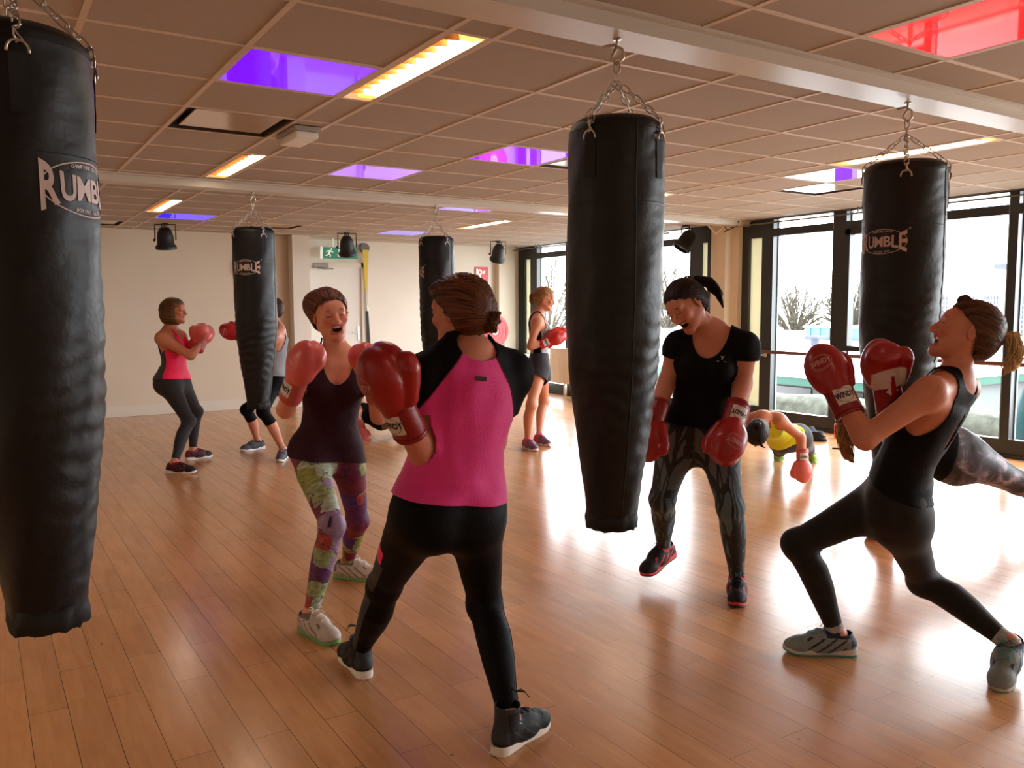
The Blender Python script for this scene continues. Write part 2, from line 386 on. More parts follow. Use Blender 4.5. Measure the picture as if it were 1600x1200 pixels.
# barre
t = thing('ballet_barre', (WX - .13, 4.6, .88), 'long reddish wooden handrail on brackets across the windows', 'handrail')
mb = MB(); mb.tube([(WX - .13, 2.0, .88), (WX - .13, 7.36, .88)], .021, 14); obj('rail', mb, mat('barre_wood', (120, 66, 50), .35, noise=(20, .2)), t, True)
for y in (2.78, 4.13, 5.5, 6.98):
    mb = MB(); mb.lathe([(.03, 0), (.032, .006), (.02, .012)], (WX - .034, y, .84), 'x', 14)
    mb.v = [(2 * (WX - .034) - x, yy, z) for x, yy, z in mb.v]
    mb.tube([(WX - .035, y, .84), (WX - .09, y, .835), (WX - .125, y, .85), (WX - .13, y, .862)], .009, 8)
    obj('bracket', mb, mat('bracket_chrome', (200, 195, 185), .3, .7), t, True)
# curtain rail with hangers + pipe
t = thing('curtain_rail', (WX - .2, 5, 2.42), 'thin grey curtain rail hung under the ceiling along the windows', 'rail')
mb = MB(); mb.tube([(WX - .14, 2.0, 2.405), (WX - .14, 7.6, 2.405)], .008, 6); mb.tube([(WX - .22, 8.5, 2.41), (WX - .22, 12.4, 2.41)], .008, 6)
mb.tube([(WX - .16, 2.0, 2.455), (WX - .16, 7.4, 2.455)], .006, 6); obj('rail', mb, mat('rail_grey', (110, 105, 98), .4, .3), t)
for y in (3.5, 4.9, 5.6, 9.0, 11.6):
    x = WX - .14 if y < 7.5 else WX - .22
    mb = MB(); mb.box(x - .006, x + .006, y - .006, y + .006, 2.40, 2.47); obj('hanger', mb, MATS['rail_grey'], t)
    mb = MB(); mb.box(x - .006, x + .006, y + .08, y + .09, 2.42, 2.47); obj('hanger', mb, MATS['rail_grey'], t)
# ceiling junction at the column: bent bracket with cables
t = thing('cable_bracket', (WX - .3, 7.5, H), 'bent white bracket with loose cables at the top of the window column', 'bracket')
mb = MB(); mb.tube([(WX - .34, 7.7, H), (WX - .25, 7.62, 2.33), (WX - .2, 7.5, H - .03)], .016, 6); obj('bracket_arm', mb, MATS['column_paint'], t)
mb = MB(); mb.tube([(WX - .3, 7.5, H), (WX - .28, 7.4, 2.36), (WX - .24, 7.5, 2.34), (WX - .22, 7.3, 2.4), (WX - .24, 7.25, H)], .006, 6); obj('cable', mb, mat('cable_dark', (70, 60, 50), .6), t)
# radiator
t = thing('radiator', (WX - .1, 10.2, 0), 'cream panel radiator standing under the far window', 'radiator')
mb = MB(); y = 8.95
while y < 11.4: mb.box(WX - .122, WX - .115, y, y + .034, .21, .74); y += .05
mb.box(WX - .118, WX - .06, 8.95, 11.42, .2, .755); o = obj('panel', mb, mat('radiator_cream', (242, 230, 204), .45), t)
for y in (9.3, 11.0):
    mb = MB(); mb.box(WX - .11, WX - .07, y, y + .04, 0, .21); obj('foot', mb, MATS['radiator_cream'], t)
mb = MB(); mb.box(WX - .14, WX - .05, 8.94, 11.43, .755, .765); obj('top_grille', mb, MATS['radiator_cream'], t)

# ---------------------------------------------------------------- door and things on the back wall
mb = MB(); dx0, dx1 = 4.20, 5.14
mb.box(dx0, dx1, BY2 - .02, BY2 + .0, 0, 2.06); root = tag(obj('door_1', mb, mat('door_white', (228, 224, 214), .5)), kind='structure')
mb = MB(); mb.box(dx1, dx1 + .07, BY2 - .05, BY2, 0, 2.13); mb.box(dx0 - .06, dx0, BY2 - .05, BY2, 0, 2.13); mb.box(dx0 - .06, dx1 + .07, BY2 - .05, BY2, 2.06, 2.13)
obj('door_frame', mb, mat('door_frame_white', (222, 212, 196), .45), root)
mb = MB(); mb.box(dx1 - .075, dx1 - .04, BY2 - .03, BY2 - .02, .93, 1.15); mb.tube([(dx1 - .058, BY2 - .03, 1.05), (dx1 - .058, BY2 - .07, 1.05), (dx1 - .18, BY2 - .075, 1.05)], .009, 8)
obj('door_handle', mb, mat('handle_steel', (190, 180, 165), .3, .8), root)
t = thing('door_closer', (4.55, BY2, 2.1), 'grey metal door closer with folded arm at the top of the white door', 'door closer')
mb = MB(); mb.box(4.36, 4.6, BY2 - .075, BY2 - .022, 2.04, 2.11); o = obj('body', mb, mat('closer_grey', (130, 122, 110), .4, .5), t); bevel(o, .006)
mb = MB(); mb.tube([(4.42, BY2 - .05, 2.04), (4.5, BY2 - .2, 2.02), (4.68, BY2 - .05, 2.03)], .009, 6); obj('arm', mb, MATS['closer_grey'], t)

EXG = mat('exit_green', (18, 110, 80), .4, emit=(16, 105, 75), es=.35); WHT = mat('sign_white', (238, 238, 232), .5, emit=(230, 230, 220), es=.25)
t = thing('exit_sign', (4.65, 12.2, 2.3), 'green emergency exit sign with running figure hung above the door', 'exit sign')
mb = MB(); mb.box(4.42, 4.98, 12.2, 12.235, 2.17, 2.335); o = obj('panel', mb, EXG, t); mb = MB(); mb.box(4.40, 4.424, 12.19, 12.24, 2.165, 2.34); obj('holder', mb, WHT, t); mb = MB(); mb.tube([(4.6, 12.215, 2.335), (4.6, 12.215, H)], .008, 8); obj('hanging_rod', mb, WHT, t)
mb = MB(); yf = 12.197
def fp(pts): mb.add([(x, yf, z) for x, z in pts], [tuple(range(len(pts)))])
def limb(a, b_, r):
    a = Vector((a[0], 0, a[1])); b_ = Vector((b_[0], 0, b_[1])); d = (b_ - a).normalized(); n_ = Vector((-d.z, 0, d.x)) * r
    fp([(p.x, p.z) for p in (a + n_, a - n_, b_ - n_, b_ + n_)])
cx, cz = 4.53, 2.25
fp([(cx + .035 + .014 * math.cos(a), cz + .055 + .014 * math.sin(a)) for a in [2 * PI * k / 10 for k in range(10)]])
limb((cx + .022, cz + .04), (cx - .012, cz - .01), .012); limb((cx - .012, cz - .01), (cx + .02, cz - .03), .008); limb((cx + .02, cz - .03), (cx + .008, cz - .065), .008)
limb((cx - .012, cz - .01), (cx - .03, cz - .035), .008); limb((cx - .03, cz - .035), (cx - .062, cz - .04), .008)
limb((cx + .02, cz + .035), (cx - .03, cz + .03), .006); limb((cx - .03, cz + .03), (cx - .045, cz + .01), .006); limb((cx + .02, cz + .035), (cx + .045, cz + .008), .006); limb((cx + .045, cz + .008), (cx + .06, cz + .02), .006)
obj('running_figure', mb, WHT, t); mb = MB()
fp([(4.675, 2.31), (4.675, 2.225), (4.69, 2.225), (4.69, 2.31)]); fp([(4.652, 2.232), (4.682, 2.19), (4.713, 2.232)])
obj('arrow', mb, WHT, t); mb = MB()
fp([(4.77, 2.31), (4.77, 2.19), (4.83, 2.19), (4.83, 2.31)])
obj('doorway', mb, WHT, t)

t = thing('fire_sign', (7.34, BY2, 1.9), 'square red fire hose sign on the wall above the red reel', 'sign')
mb = MB(); mb.box(7.21, 7.47, BY2 - .012, BY2, 1.83, 2.12); obj('plate', mb, mat('fire_red', (205, 32, 38), .4), t)
yf = BY2 - .014; mb = MB()
fp([(7.235, 2.09), (7.235, 1.86), (7.265, 1.86), (7.265, 2.09)])
for k in range(20):
    a, b_ = 2 * PI * k / 20, 2 * PI * (k + 1) / 20; cx, cz = 7.30, 2.03; fp([(cx + .05 * math.cos(a), cz + .05 * math.sin(a)), (cx + .022 * math.cos(a), cz + .022 * math.sin(a)), (cx + .022 * math.cos(b_), cz + .022 * math.sin(b_)), (cx + .05 * math.cos(b_), cz + .05 * math.sin(b_))])
fp([(7.29, 1.98), (7.29, 1.90), (7.325, 1.90), (7.325, 1.98)]); fp([(7.38, 2.04)] + [(7.39 + .03 * math.cos(a), 2.03 + .03 * math.sin(a)) for a in (0, 1, 2, 3, 4, 5)])
obj('pictogram', mb, MATS['sign_white'], t)

t = thing('fire_hose_reel', (7.5, BY2 - .1, 1.0), 'round red fire hose reel with white hub mounted on the back wall', 'hose reel')
RED = mat('reel_red', (214, 38, 42), .35); cx, cz = 7.50, 1.03
mb = MB(); mb.lathe([(.06, -.13), (.28, -.13), (.287, -.12), (.287, -.105), (.26, -.10), (.255, -.09)], (cx, BY2 - .03, cz), 'y', 48); obj('front_disc', mb, RED, t, False)
mb = MB(); mb.lathe([(.2, -.1), (.2, -.03)], (cx, BY2 - .03, cz), 'y', 40); obj('hose_coil', mb, mat('hose_dark_red', (150, 20, 28), .6), t)
mb = MB(); mb.lathe([(.287, -.03), (.287, -.015), (.05, -.015)], (cx, BY2 - .03, cz), 'y', 48); obj('back_disc', mb, RED, t)
for r in (.10, .17, .235):
    mb = MB(); mb.tube([(cx + r * math.cos(a), BY2 - .161, cz + r * math.sin(a)) for a in [2 * PI * k / 40 for k in range(40)]], .005, 6, True); obj('pressed_ring', mb, mat('reel_ring', (228, 80, 78), .3), t, True)
mb = MB(); mb.lathe([(.065, -.145), (.067, -.13)], (cx, BY2 - .03, cz), 'y', 30); obj('hub', mb, MATS['sign_white'], t)
mb = MB(); mb.box(cx - .04, cx + .04, BY2 - .178, BY2 - .1755, cz - .012, cz + .012); obj('hub_mark', mb, mat('hub_blue', (60, 70, 120), .5), t)
mb = MB(); mb.tube([(cx + .2, BY2 - .12, cz - .17), (cx + .22, BY2 - .1, cz - .3), (cx + .19, BY2 - .08, cz - .42)], .016, 8); obj('hose_tail', mb, MATS['hose_dark_red'], t)
mb = MB(); mb.box(cx - .05, cx + .05, BY2 - .03, BY2, cz - .1, cz + .1); obj('wall_bracket', mb, RED, t)

t = thing('white_table', (7.72, 12.0, 0), 'white covered box table in the corner below the red hose reel', 'table')
mb = MB(); mb.box(7.30, 8.02, 11.62, 12.32, 0.0, .60); o = obj('cover', mb, mat('table_cover', (236, 236, 232), .6, bump=(6, .3)), t); bevel(o, .02, 3)
mb = MB(); mb.box(7.28, 8.04, 11.6, 12.34, .60, .635); o = obj('top', mb, mat('table_top', (240, 240, 238), .3), t); bevel(o, .008)

# suspension trainer strap
t = thing('suspension_strap', (5.2, BY2 - .06, 2.3), 'yellow and black training strap hanging from a wall knob beside the door', 'training strap')
mb = MB(); mb.lathe([(.075, -.07), (.08, -.05), (.07, -.01), (.05, 0)], (5.2, BY2, 2.36), 'y', 24); obj('wall_knob', mb, mat('knob_grey', (105, 98, 88), .4, .5, noise=(30, .3)), t)
mb = MB(); mb.add([(5.15, BY2 - .08, 2.33), (5.25, BY2 - .08, 2.33), (5.225, BY2 - .075, 1.7), (5.19, BY2 - .075, 1.7)], [(0, 1, 2, 3)]); mb.add([(5.15, BY2 - .085, 2.33), (5.19, BY2 - .075, 1.7), (5.225, BY2 - .075, 1.7), (5.25, BY2 - .085, 2.33)], [(0, 1, 2, 3)])
obj('yellow_strap', mb, mat('strap_yellow', (222, 190, 60), .6), t)
mb = MB(); mb.box(5.195, 5.225, BY2 - .08, BY2 - .07, 1.45, 1.7); obj('pale_strap', mb, mat('strap_pale', (200, 195, 180), .6), t)
mb = MB(); mb.tube([(5.21, BY2 - .075, 1.45), (5.22, BY2 - .075, 1.38)], .012, 8); obj('buckle', mb, MATS['handle_steel'], t)
mb = MB(); mb.add([(5.19, BY2 - .07, 1.38), (5.235, BY2 - .07, 1.38), (5.29, BY2 - .06, .35), (5.22, BY2 - .06, .35)], [(0, 1, 2, 3)]); mb.box(5.2, 5.31, BY2 - .08, BY2 - .05, .28, .36); obj('black_strap', mb, mat('strap_black', (22, 22, 24), .6), t)
# wall clock ring partly behind the rear left bag
t = thing('cable_coil', (3.1, BY - .03, 2.0), 'thin dark cable loop on the back wall at the rear left bag', 'cable')
mb = MB(); mb.tube([(3.23 + .13 * math.cos(a), BY - .02, 1.98 + .16 * math.sin(a)) for a in [2 * PI * k / 30 for k in range(30)]], .01, 6, True); obj('loop', mb, MATS['cable_dark'], t)

# ---------------------------------------------------------------- stage spotlights
SPB = mat('spot_black', (22, 22, 22), .5)
def spotlight(x, y, tilt, yaw_, label, zoff=0.):
    t = thing('stage_spotlight', (x, y, H), label, 'spotlight', 'black stage spotlights under the ceiling')
    z = H - .005 - zoff; c = Vector((x, y, z - .2))
    rx = Vector((math.cos(yaw_), math.sin(yaw_), 0)); dv = Vector((math.sin(tilt) * -rx.y, math.sin(tilt) * rx.x, -math.cos(tilt))); up = rx.cross(dv)
    mb = MB(); hw = .125
    mb.tube([c + rx * hw + Vector((0, 0, 0)), c + rx * hw + Vector((0, 0, .19)), c - rx * hw + Vector((0, 0, .19)), c - rx * hw], .008, 6); mb.box(x - .03, x + .03, y - .03, y + .03, z - .015, z + .005)
    obj('yoke', mb, SPB, t)
    mb = MB()
    prof = [(.03, -.155), (.055, -.15), (.085, -.10), (.098, -.03), (.10, .05), (.12, .07), (.125, .10), (.118, .115), (.10, .115)]
    rings = []; N = 20
    for r, h in prof: rings.append([c + dv * h + r * (math.cos(2 * PI * k / N) * rx + math.sin(2 * PI * k / N) * up) for k in range(N)])
    v = [p for q in rings for p in q]; f = [(i * N + k, i * N + (k + 1) % N, (i + 1) * N + (k + 1) % N, (i + 1) * N + k) for i in range(len(prof) - 1) for k in range(N)]
    f.append(tuple(range(N))); mb.add(v, f); obj('lamp_can', auto_mb(mb), SPB, t, True)
    mb = MB(); mb.tube([c + dv * .10 + .112 * (math.cos(2 * PI * k / N) * rx + math.sin(2 * PI * k / N) * up) for k in range(N)], .008, 6, True); obj('front_ring', mb, SPB, t, True)
    mb = MB(); v = [c + dv * .09 + .1 * (math.cos(2 * PI * k / N) * rx + math.sin(2 * PI * k / N) * up) for k in range(N)]; mb.add(v, [tuple(range(N))]); obj('lens', mb, mat('spot_lens', (60, 60, 62), .1), t)
    for s in (-1, 0, 1):
        mb = MB(); p = c - dv * .15 + rx * s * .03; mb.tube([p, p - dv * .03 + Vector((0, 0, .02)), c + Vector((0, 0, .17)) + rx * s * .02], .006, 6); obj('cable', mb, SPB, t)
    mb = MB(); mb.lathe([(.018, 0), (.018, .02)], tuple(c - rx * (hw + .02)), 'x', 10); obj('knob', mb, SPB, t)
def auto_mb(mb): return mb
spotlight(2.04, 11.15, .15, -.5, 'leftmost black stage spotlight hanging in front of the cream wall')
spotlight(4.42, 11.2, .35, -.5, 'black stage spotlight covering the end of the green exit sign')
spotlight(7.0, 11.4, .45, -.2, 'black stage spotlight near the far corner by the windows')
spotlight(7.82, 8.1, .6, 1.2, 'black stage spotlight beside the window column', .0)

# ---------------------------------------------------------------- small things on the floor by the windows
t = thing('water_bottle', (7.80, 5.72, 0), 'orange water bottle with purple cap standing on the floor by the window', 'bottle')
c = (7.80, 5.72, 0)
mb = MB(); mb.lathe([(.03, 0), (.037, .01), (.037, .06), (.033, .075), (.037, .09), (.037, .145), (.028, .165)], c, 'z', 20); obj('body', mb, mat('bottle_orange', (235, 105, 25), .3), t, True)
mb = MB(); mb.lathe([(.03, .165), (.031, .19), (.02, .195), (.014, .215), (.0, .218)], c, 'z', 20); obj('cap', mb, mat('cap_purple', (50, 35, 120), .35), t, True)
mb = MB(); v = []; N = 26
def blob(name, cx, cy, rx_, ry_, h, m, label, cat, seed, rot=0):
    rr = np.random.RandomState(seed); v = []; f = []; A, B = 14, 34
    for i in range(A + 1):
        for k in range(B):
            ph = PI / 2 * i / A; a = 2 * PI * k / B
            wob = 1 + .12 * math.sin(3 * a + seed) + .07 * math.sin(7 * a + 2 * i)
            x, y = rx_ * math.cos(ph) ** .6 * math.cos(a) * wob, ry_ * math.cos(ph) ** .6 * math.sin(a) * wob
            z = h * math.sin(ph) ** .8 * (1 + .25 * math.sin(5 * a + i) * math.cos(ph)) * (1 + .25 * math.sin(9 * x / rx_ + seed))
            v.append((cx + x * math.cos(rot) - y * math.sin(rot), cy + x * math.sin(rot) + y * math.cos(rot), max(z, .002)))
    for i in range(A):
        for k in range(B): f.append((i * B + k, i * B + (k + 1) % B, (i + 1) * B + (k + 1) % B, (i + 1) * B + k))
    f.append(tuple(reversed(range(B))))
    o = link_mesh(name, v, f, m, None, True, origin='base'); tag(o, label, cat); return o
blob('folded_jacket', 7.55, 5.95, .30, .14, .10, mat('jacket_dark', (44, 46, 54), .8, bump=(20, .6)), 'dark grey folded jacket lying on the floor beside the orange bottle', 'jacket', 3, 1.2)
o = link_mesh('marker_pen', *(lambda m: (m.v, m.f))(MB().tube([(7.15, 5.30, .009), (7.24, 5.20, .009)], .009, 8)), mat('pen_black', (25, 25, 25), .4), None, origin='base'); tag(o, 'thin black pen lying on the bright floor near the windows', 'pen')
bpy.data.objects
t = thing('medicine_ball', (7.35, 8.5, 0), 'orange medicine ball on the floor, glimpsed left of the woman in black tee', 'ball')
mb = MB(); mb.lathe([(.16 * math.sin(PI * k / 16) + .0005, .16 - .16 * math.cos(PI * k / 16)) for k in range(17)], (7.35, 8.5, 0), 'z', 28); obj('ball', mb, mat('ball_orange', (200, 98, 58), .5), t, True)

# ================================================================ OUTSIDE
GR = mat('street_concrete', (196, 196, 190), .9, noise=(.2, .15)); mb = MB(); mb.box(WX + .2, 90, -30, 90, -3.2, -3.0)
tag(obj('ground', mb, GR), kind='structure')
mb = MB(); mb.box(WX + .22, 10.9, -6, 14, -3.0, -.32); o = obj('flat_roof', mb, mat('roof_gravel', (140, 142, 136), .95, noise=(5, .5)), None, origin='base'); tag(o, 'flat gravel roof strip directly outside below the windows', 'roof')
mb = MB()
v = []; f = []; prof = [(0, -.32), (.02, -.05), (.10, .07), (.28, .12), (.45, .06), (.55, -.06), (.57, -.32)]
for i in range(90):
    y = -6 + i * 20 / 89
    for k, (dx, z) in enumerate(prof): v.append((10.2 + dx + .02 * math.sin(i * .9 + k), y, z + (.03 * math.sin(i * .7 + k) if z > -.3 else 0)))
n_ = len(prof)
for i in range(89):
    for k in range(n_ - 1): f.append((i * n_ + k, (i + 1) * n_ + k, (i + 1) * n_ + k + 1, i * n_ + k + 1))
mb.add(v, f); o = obj('parapet', mb, mat('parapet_stone', (84, 88, 78), .95, noise=(9, .6), bump=(9, 1.)), None, True, origin='base'); tag(o, 'low mossy grey roof edge running outside along the windows', 'roof edge')
t = thing('neighbouring_hall', (17, 15, -3), 'low white roofed building with a green eaves board beyond the mossy roof edge', 'building')
mb = MB(); mb.box(14.4, 19.6, 9.4, 44, -3, -.14); obj('wall', mb, mat('hall_wall', (84, 90, 90), .8), t)
mb = MB(); mb.box(14, 19.8, 9.2, 44.2, -.16, 0.0); obj('fascia', mb, mat('hall_green', (18, 66, 54), .7), t)
mb = MB(); mb.box(13.98, 19.85, 9.18, 44.3, 0.0, .03); obj('roof', mb, mat('hall_roof', (226, 226, 226), .8), t)
t2 = thing('flat_roofed_block', (31, 28, -3), 'wide white flat roof stretching toward the trees outside', 'building')
mb = MB(); mb.box(20.3, 42.7, 13.0, 44, -3, -.02); obj('wall', mb, MATS['hall_wall'], t2); mb = MB(); mb.box(20.2, 42.8, 12.9, 44.1, -.02, .03); obj('roof', mb, MATS['hall_roof'], t2)
for y in (10.0, 11.2, 12.4, 13.6, 14.8):
    mb = MB(); mb.box(14.37, 14.4, y, y + .9, -.9, -.24); obj('hall_window', mb, mat('hall_glass', (30, 34, 34), .3), t)
bx, by = 24.2, 18.75
t = thing('litter_bin', (bx, by, .03), 'blue grey litter bin seen through the left pane of the near window', 'bin')
mb = MB(); mb.lathe([(.13, 0), (.17, .30), (.17, .34)], (bx, by, .08), 'z', 14); obj('bin_body', mb, mat('bin_blue', (28, 38, 56), .6), t)
mb = MB(); mb.box(bx - .26, bx + .26, by - .26, by + .26, .36, .46); o = obj('bin_lid', mb, MATS['bin_blue'], t); bevel(o, .03)
mb = MB(); mb.box(bx - .1, bx + .1, by - .1, by + .1, .035, .08); obj('bin_foot', mb, MATS['bin_blue'], t)
t = thing('storage_container', (33, 24, .03), 'pale blue container seen through the opening window pane', 'container')
mb = MB()
for k in range(12): mb.box(31 - .04 * (k % 2), 34, 21.5 + k * .25, 21.75 + k * .25, .10, .55)
obj('body', mb, mat('container_blue', (44, 84, 120), .6), t); mb = MB(); mb.box(30.9, 34.1, 21.4, 24.6, .55, .62); obj('roof', mb, MATS['hall_roof'], t); mb = MB(); mb.box(30.9, 34.1, 21.4, 24.6, .035, .10); obj('base', mb, MATS['bin_blue'], t)
BR = bpy.data.materials.new('pale_brick'); BR.use_nodes = True; n = BR.node_tree.nodes; b = n['Principled BSDF']; tb = n.new('ShaderNodeTexBrick'); tb.inputs['Scale'].default_value = 1.6
tb.inputs['Color1'].default_value = srgb(104, 52, 40); tb.inputs['Color2'].default_value = srgb(120, 68, 54); tb.inputs['Mortar'].default_value = srgb(130, 120, 112)
tcx = n.new('ShaderNodeTexCoord'); mpx = n.new('ShaderNodeMapping'); mpx.inputs['Rotation'].default_value = (PI / 2, 0, PI / 2); BR.node_tree.links.new(tcx.outputs['Object'], mpx.inputs[0]); BR.node_tree.links.new(mpx.outputs[0], tb.inputs['Vector']); BR.node_tree.links.new(tb.outputs['Color'], b.inputs['Base Color']); b.inputs['Roughness'].default_value = .9
t = thing('brick_annex', (22, 8, -3), 'red brick annex wall outside, low in the right window', 'building')
mb = MB(); mb.box(20, 24, 5.2, 12.6, -3, -.02); obj('brick_wall', mb, BR, t)
mb = MB(); mb.box(19.9, 24.1, 5.1, 12.7, -.02, .14); obj('coping', mb, mat('coping_white', (225, 225, 220), .8), t)
mb = MB(); mb.box(19.97, 20.0, 10.0, 10.12, -3, -.02); obj('downpipe', mb, mat('pipe_grey', (150, 150, 150), .6), t)
t = thing('office_building', (46, 24, -3), 'pale building with gridded windows and dark eaves seen through the right window', 'building')
mb = MB(); mb.box(44, 56, 12, 28.5, -3, 3.3); obj('rendered_wall', mb, mat('render_pale', (205, 200, 195), .9), t)
for y in (25.6, 24.2, 22.95, 21.7, 20.5, 19.2):
    mb = MB(); mb.box(43.95, 44.0, y, y + .82, -.9, 2.05); f_ = obj('facade_window', mb, mat('facade_glass', (40, 50, 64), .2), t)
    mb = MB()
    for k in range(6): mb.box(43.9, 43.95, y + k * .155, y + k * .155 + .035, -.9, 2.05)
    for k in range(13): mb.box(43.9, 43.95, y, y + .82, -.9 + k * .24, -.865 + k * .24)
    obj('glazing_bar', mb, mat('bar_white', (150, 150, 152), .6), f_)
mb = MB(); mb.box(43.0, 57, 11, 22.8, 3.3, 3.55); obj('eaves', mb, mat('roof_grey', (50, 54, 60), .8), t)
t = thing('teal_awning', (10.0, 4.7, -.32), 'teal folded cover outside at the right edge', 'awning')
mb = MB(); mb.lathe([(.02, 0), (.20, .03), (.15, .35), (.05, .75), (.01, .8)], (9.6, 4.62, -.05), 'z', 12); obj('fabric', mb, mat('awning_teal', (8, 62, 66), .8), t, True)
mb = MB(); mb.tube([(9.6, 4.62, -.32), (9.6, 4.62, .9)], .02, 8); obj('pole', mb, STEELB, t)
LEAF = mat('spring_twigs', (66, 68, 40), .9); BARK = mat('bark_pale', (58, 52, 42), .9)
def tree(x, y, cz, r, label, seed, squash=1.):
    rr = random.Random(seed); t = thing('bare_tree', (x, y, -3), label, 'tree', 'trees beyond the flat roofs')
    g3 = lambda: Vector((rr.gauss(0, 1), rr.gauss(0, 1), rr.gauss(0, 1)))
    mb = MB(); mb.tube([(x, y, -3), (x + .1, y, cz - r * 1.0), (x, y + .05, cz - r * .6)], [.2, .14, .09], 7); obj('trunk', mb, BARK, t)
    mb = MB(); root = Vector((x, y, cz - r * .85)); tips = []
    for k in range(64):
        d = g3().normalized(); d.z = abs(d.z) * 1.3 + .25; e = Vector((x, y, cz)) + Vector((d.x, d.y, (d.z - .75))).normalized() * r * rr.uniform(.8, 1.0)
        m_ = root.lerp(e, .5) + g3() * r * .06 + Vector((0, 0, r * .05)); mb.tube([root, m_, e], [.06, .045, .028], 3); tips.append((m_, e))
        for q in range(9):
            a = m_.lerp(e, rr.random()); e2 = a + (e - m_).normalized() * r * .3 + g3() * r * .13; mb.tube([a, e2], [.030, .014], 3); tips.append((a, e2))
    obj('branches', mb, BARK, t)
    mb = MB()
    for k in range(5200):
        a, e = rr.choice(tips); p = a.lerp(e, rr.random()) + g3() * .07 * r; s = rr.uniform(.012, .03) * r; u = g3().normalized() * s; w_ = g3().normalized() * s
        mb.add([p, p + u, p + w_], [(0, 1, 2)])
    obj('young_leaves', mb, LEAF, t)
tree(46, 37.3, 1.1, 1.95, 'round bare tree in the left pane of the near window', 1)
tree(46, 33.0, 1.4, 1.9, 'slim bare tree above the blue container', 2)
tree(46, 66, 2.0, 4.6, 'leafy tree seen behind the person at the far window', 3)
tree(46, 49.5, 2.2, 3.0, 'pale tree seen left of the window column', 5)
# ================================================================ IMPLICIT-SURFACE SCULPTING
def nrm(v): v = np.asarray(v, float); return v / (np.linalg.norm(v) + 1e-12)
def vc(p): return np.asarray(p, float)
class Prim:
    """one rounded solid; kind: 'bone' tapered limb with station radii, 'ell' ellipsoid, 'loft' elliptic stack"""
    def __init__(s, kind, grp, k, **a):
        s.kind = kind; s.grp = grp; s.k = k; s.__dict__.update(a)
        if kind == 'bone':
            s.a = vc(s.a); s.b = vc(s.b); s.t = np.asarray(s.t, float); s.r = np.asarray(s.r, float); R_ = s.r.max()
            s.off = np.asarray(getattr(s, 'off', np.zeros((len(s.t), 3))), float); R_ += np.abs(s.off).max()
            s.lo = np.minimum(s.a, s.b) - R_; s.hi = np.maximum(s.a, s.b) + R_
        elif kind == 'ell':
            s.c = vc(s.c); s.M = np.array([nrm(x) for x in s.ax]); s.r = np.asarray(s.r, float); R_ = s.r.max(); s.lo = s.c - R_; s.hi = s.c + R_
        elif kind == 'loft':
            s.P = np.asarray(s.P, float); s.A = np.asarray(s.A, float); s.B = np.asarray(s.B, float); s.X = np.asarray(s.X, float); s.Y = np.asarray(s.Y, float)
            R_ = max(s.A.max(), s.B.max()); s.lo = s.P.min(0) - R_; s.hi = s.P.max(0) + R_
    def ev(s, p, grow=0.):
        if s.kind == 'bone':
            ab = s.b - s.a; L2 = ab @ ab; t = np.clip(((p - s.a) @ ab) / L2, 0, 1)
            c = s.a + t[:, None] * ab
            for i in range(3):
                if np.any(s.off[:, i]): c[:, i] += np.interp(t, s.t, s.off[:, i])
            return np.sqrt(((p - c) ** 2).sum(1)) - np.interp(t, s.t, s.r) - grow
        if s.kind == 'ell':
            q = (p - s.c) @ s.M.T; r = s.r + grow
            k0 = np.sqrt(((q / r) ** 2).sum(1)); k1 = np.sqrt(((q / r ** 2) ** 2).sum(1)) + 1e-9
            return np.where(k0 < 1e-4, -r.min(), k0 * (k0 - 1) / k1)
        if s.kind == 'loft':
            n = len(s.P); best = None
            for i in range(n - 1):
                a, b_ = s.P[i], s.P[i + 1]; ab = b_ - a; L = np.sqrt(ab @ ab); u = ab / L
                w = (p - a) @ u; tt = w / L
                lo = -1e9 if i == 0 else -.0; hi = 1e9 if i == n - 2 else 1.0
                t = np.clip(tt, 0, 1); over = np.where(tt < 0, -w, np.where(tt > 1, w - L, 0))
                A = s.A[i] * (1 - t) + s.A[i + 1] * t + grow; B = s.B[i] * (1 - t) + s.B[i + 1] * t + grow
                X = s.X[i] * (1 - t)[:, None] + s.X[i + 1] * t[:, None]; Y = s.Y[i] * (1 - t)[:, None] + s.Y[i + 1] * t[:, None]
                d = p - (a + t[:, None] * ab); x = (d * X).sum(1); y = (d * Y).sum(1)
                cap = np.minimum(A, B)
                z = over
                k0 = np.sqrt((x / A) ** 2 + (y / B) ** 2 + (z / cap) ** 2) + 1e-9; k1 = np.sqrt((x / A ** 2) ** 2 + (y / B ** 2) ** 2 + (z / cap ** 2) ** 2) + 1e-9
                e = np.where(k0 < .02, -cap, k0 * (k0 - 1) / k1)
                best = e if best is None else np.minimum(best, e)
            return best
def smin(a, b, k):
    if k <= 0: return np.minimum(a, b)
    h = np.maximum(k - np.abs(a - b), 0) / k
    return np.minimum(a, b) - h * h * k * .25
def smax(a, b, k): return -smin(-a, -b, k)
BIG = .25
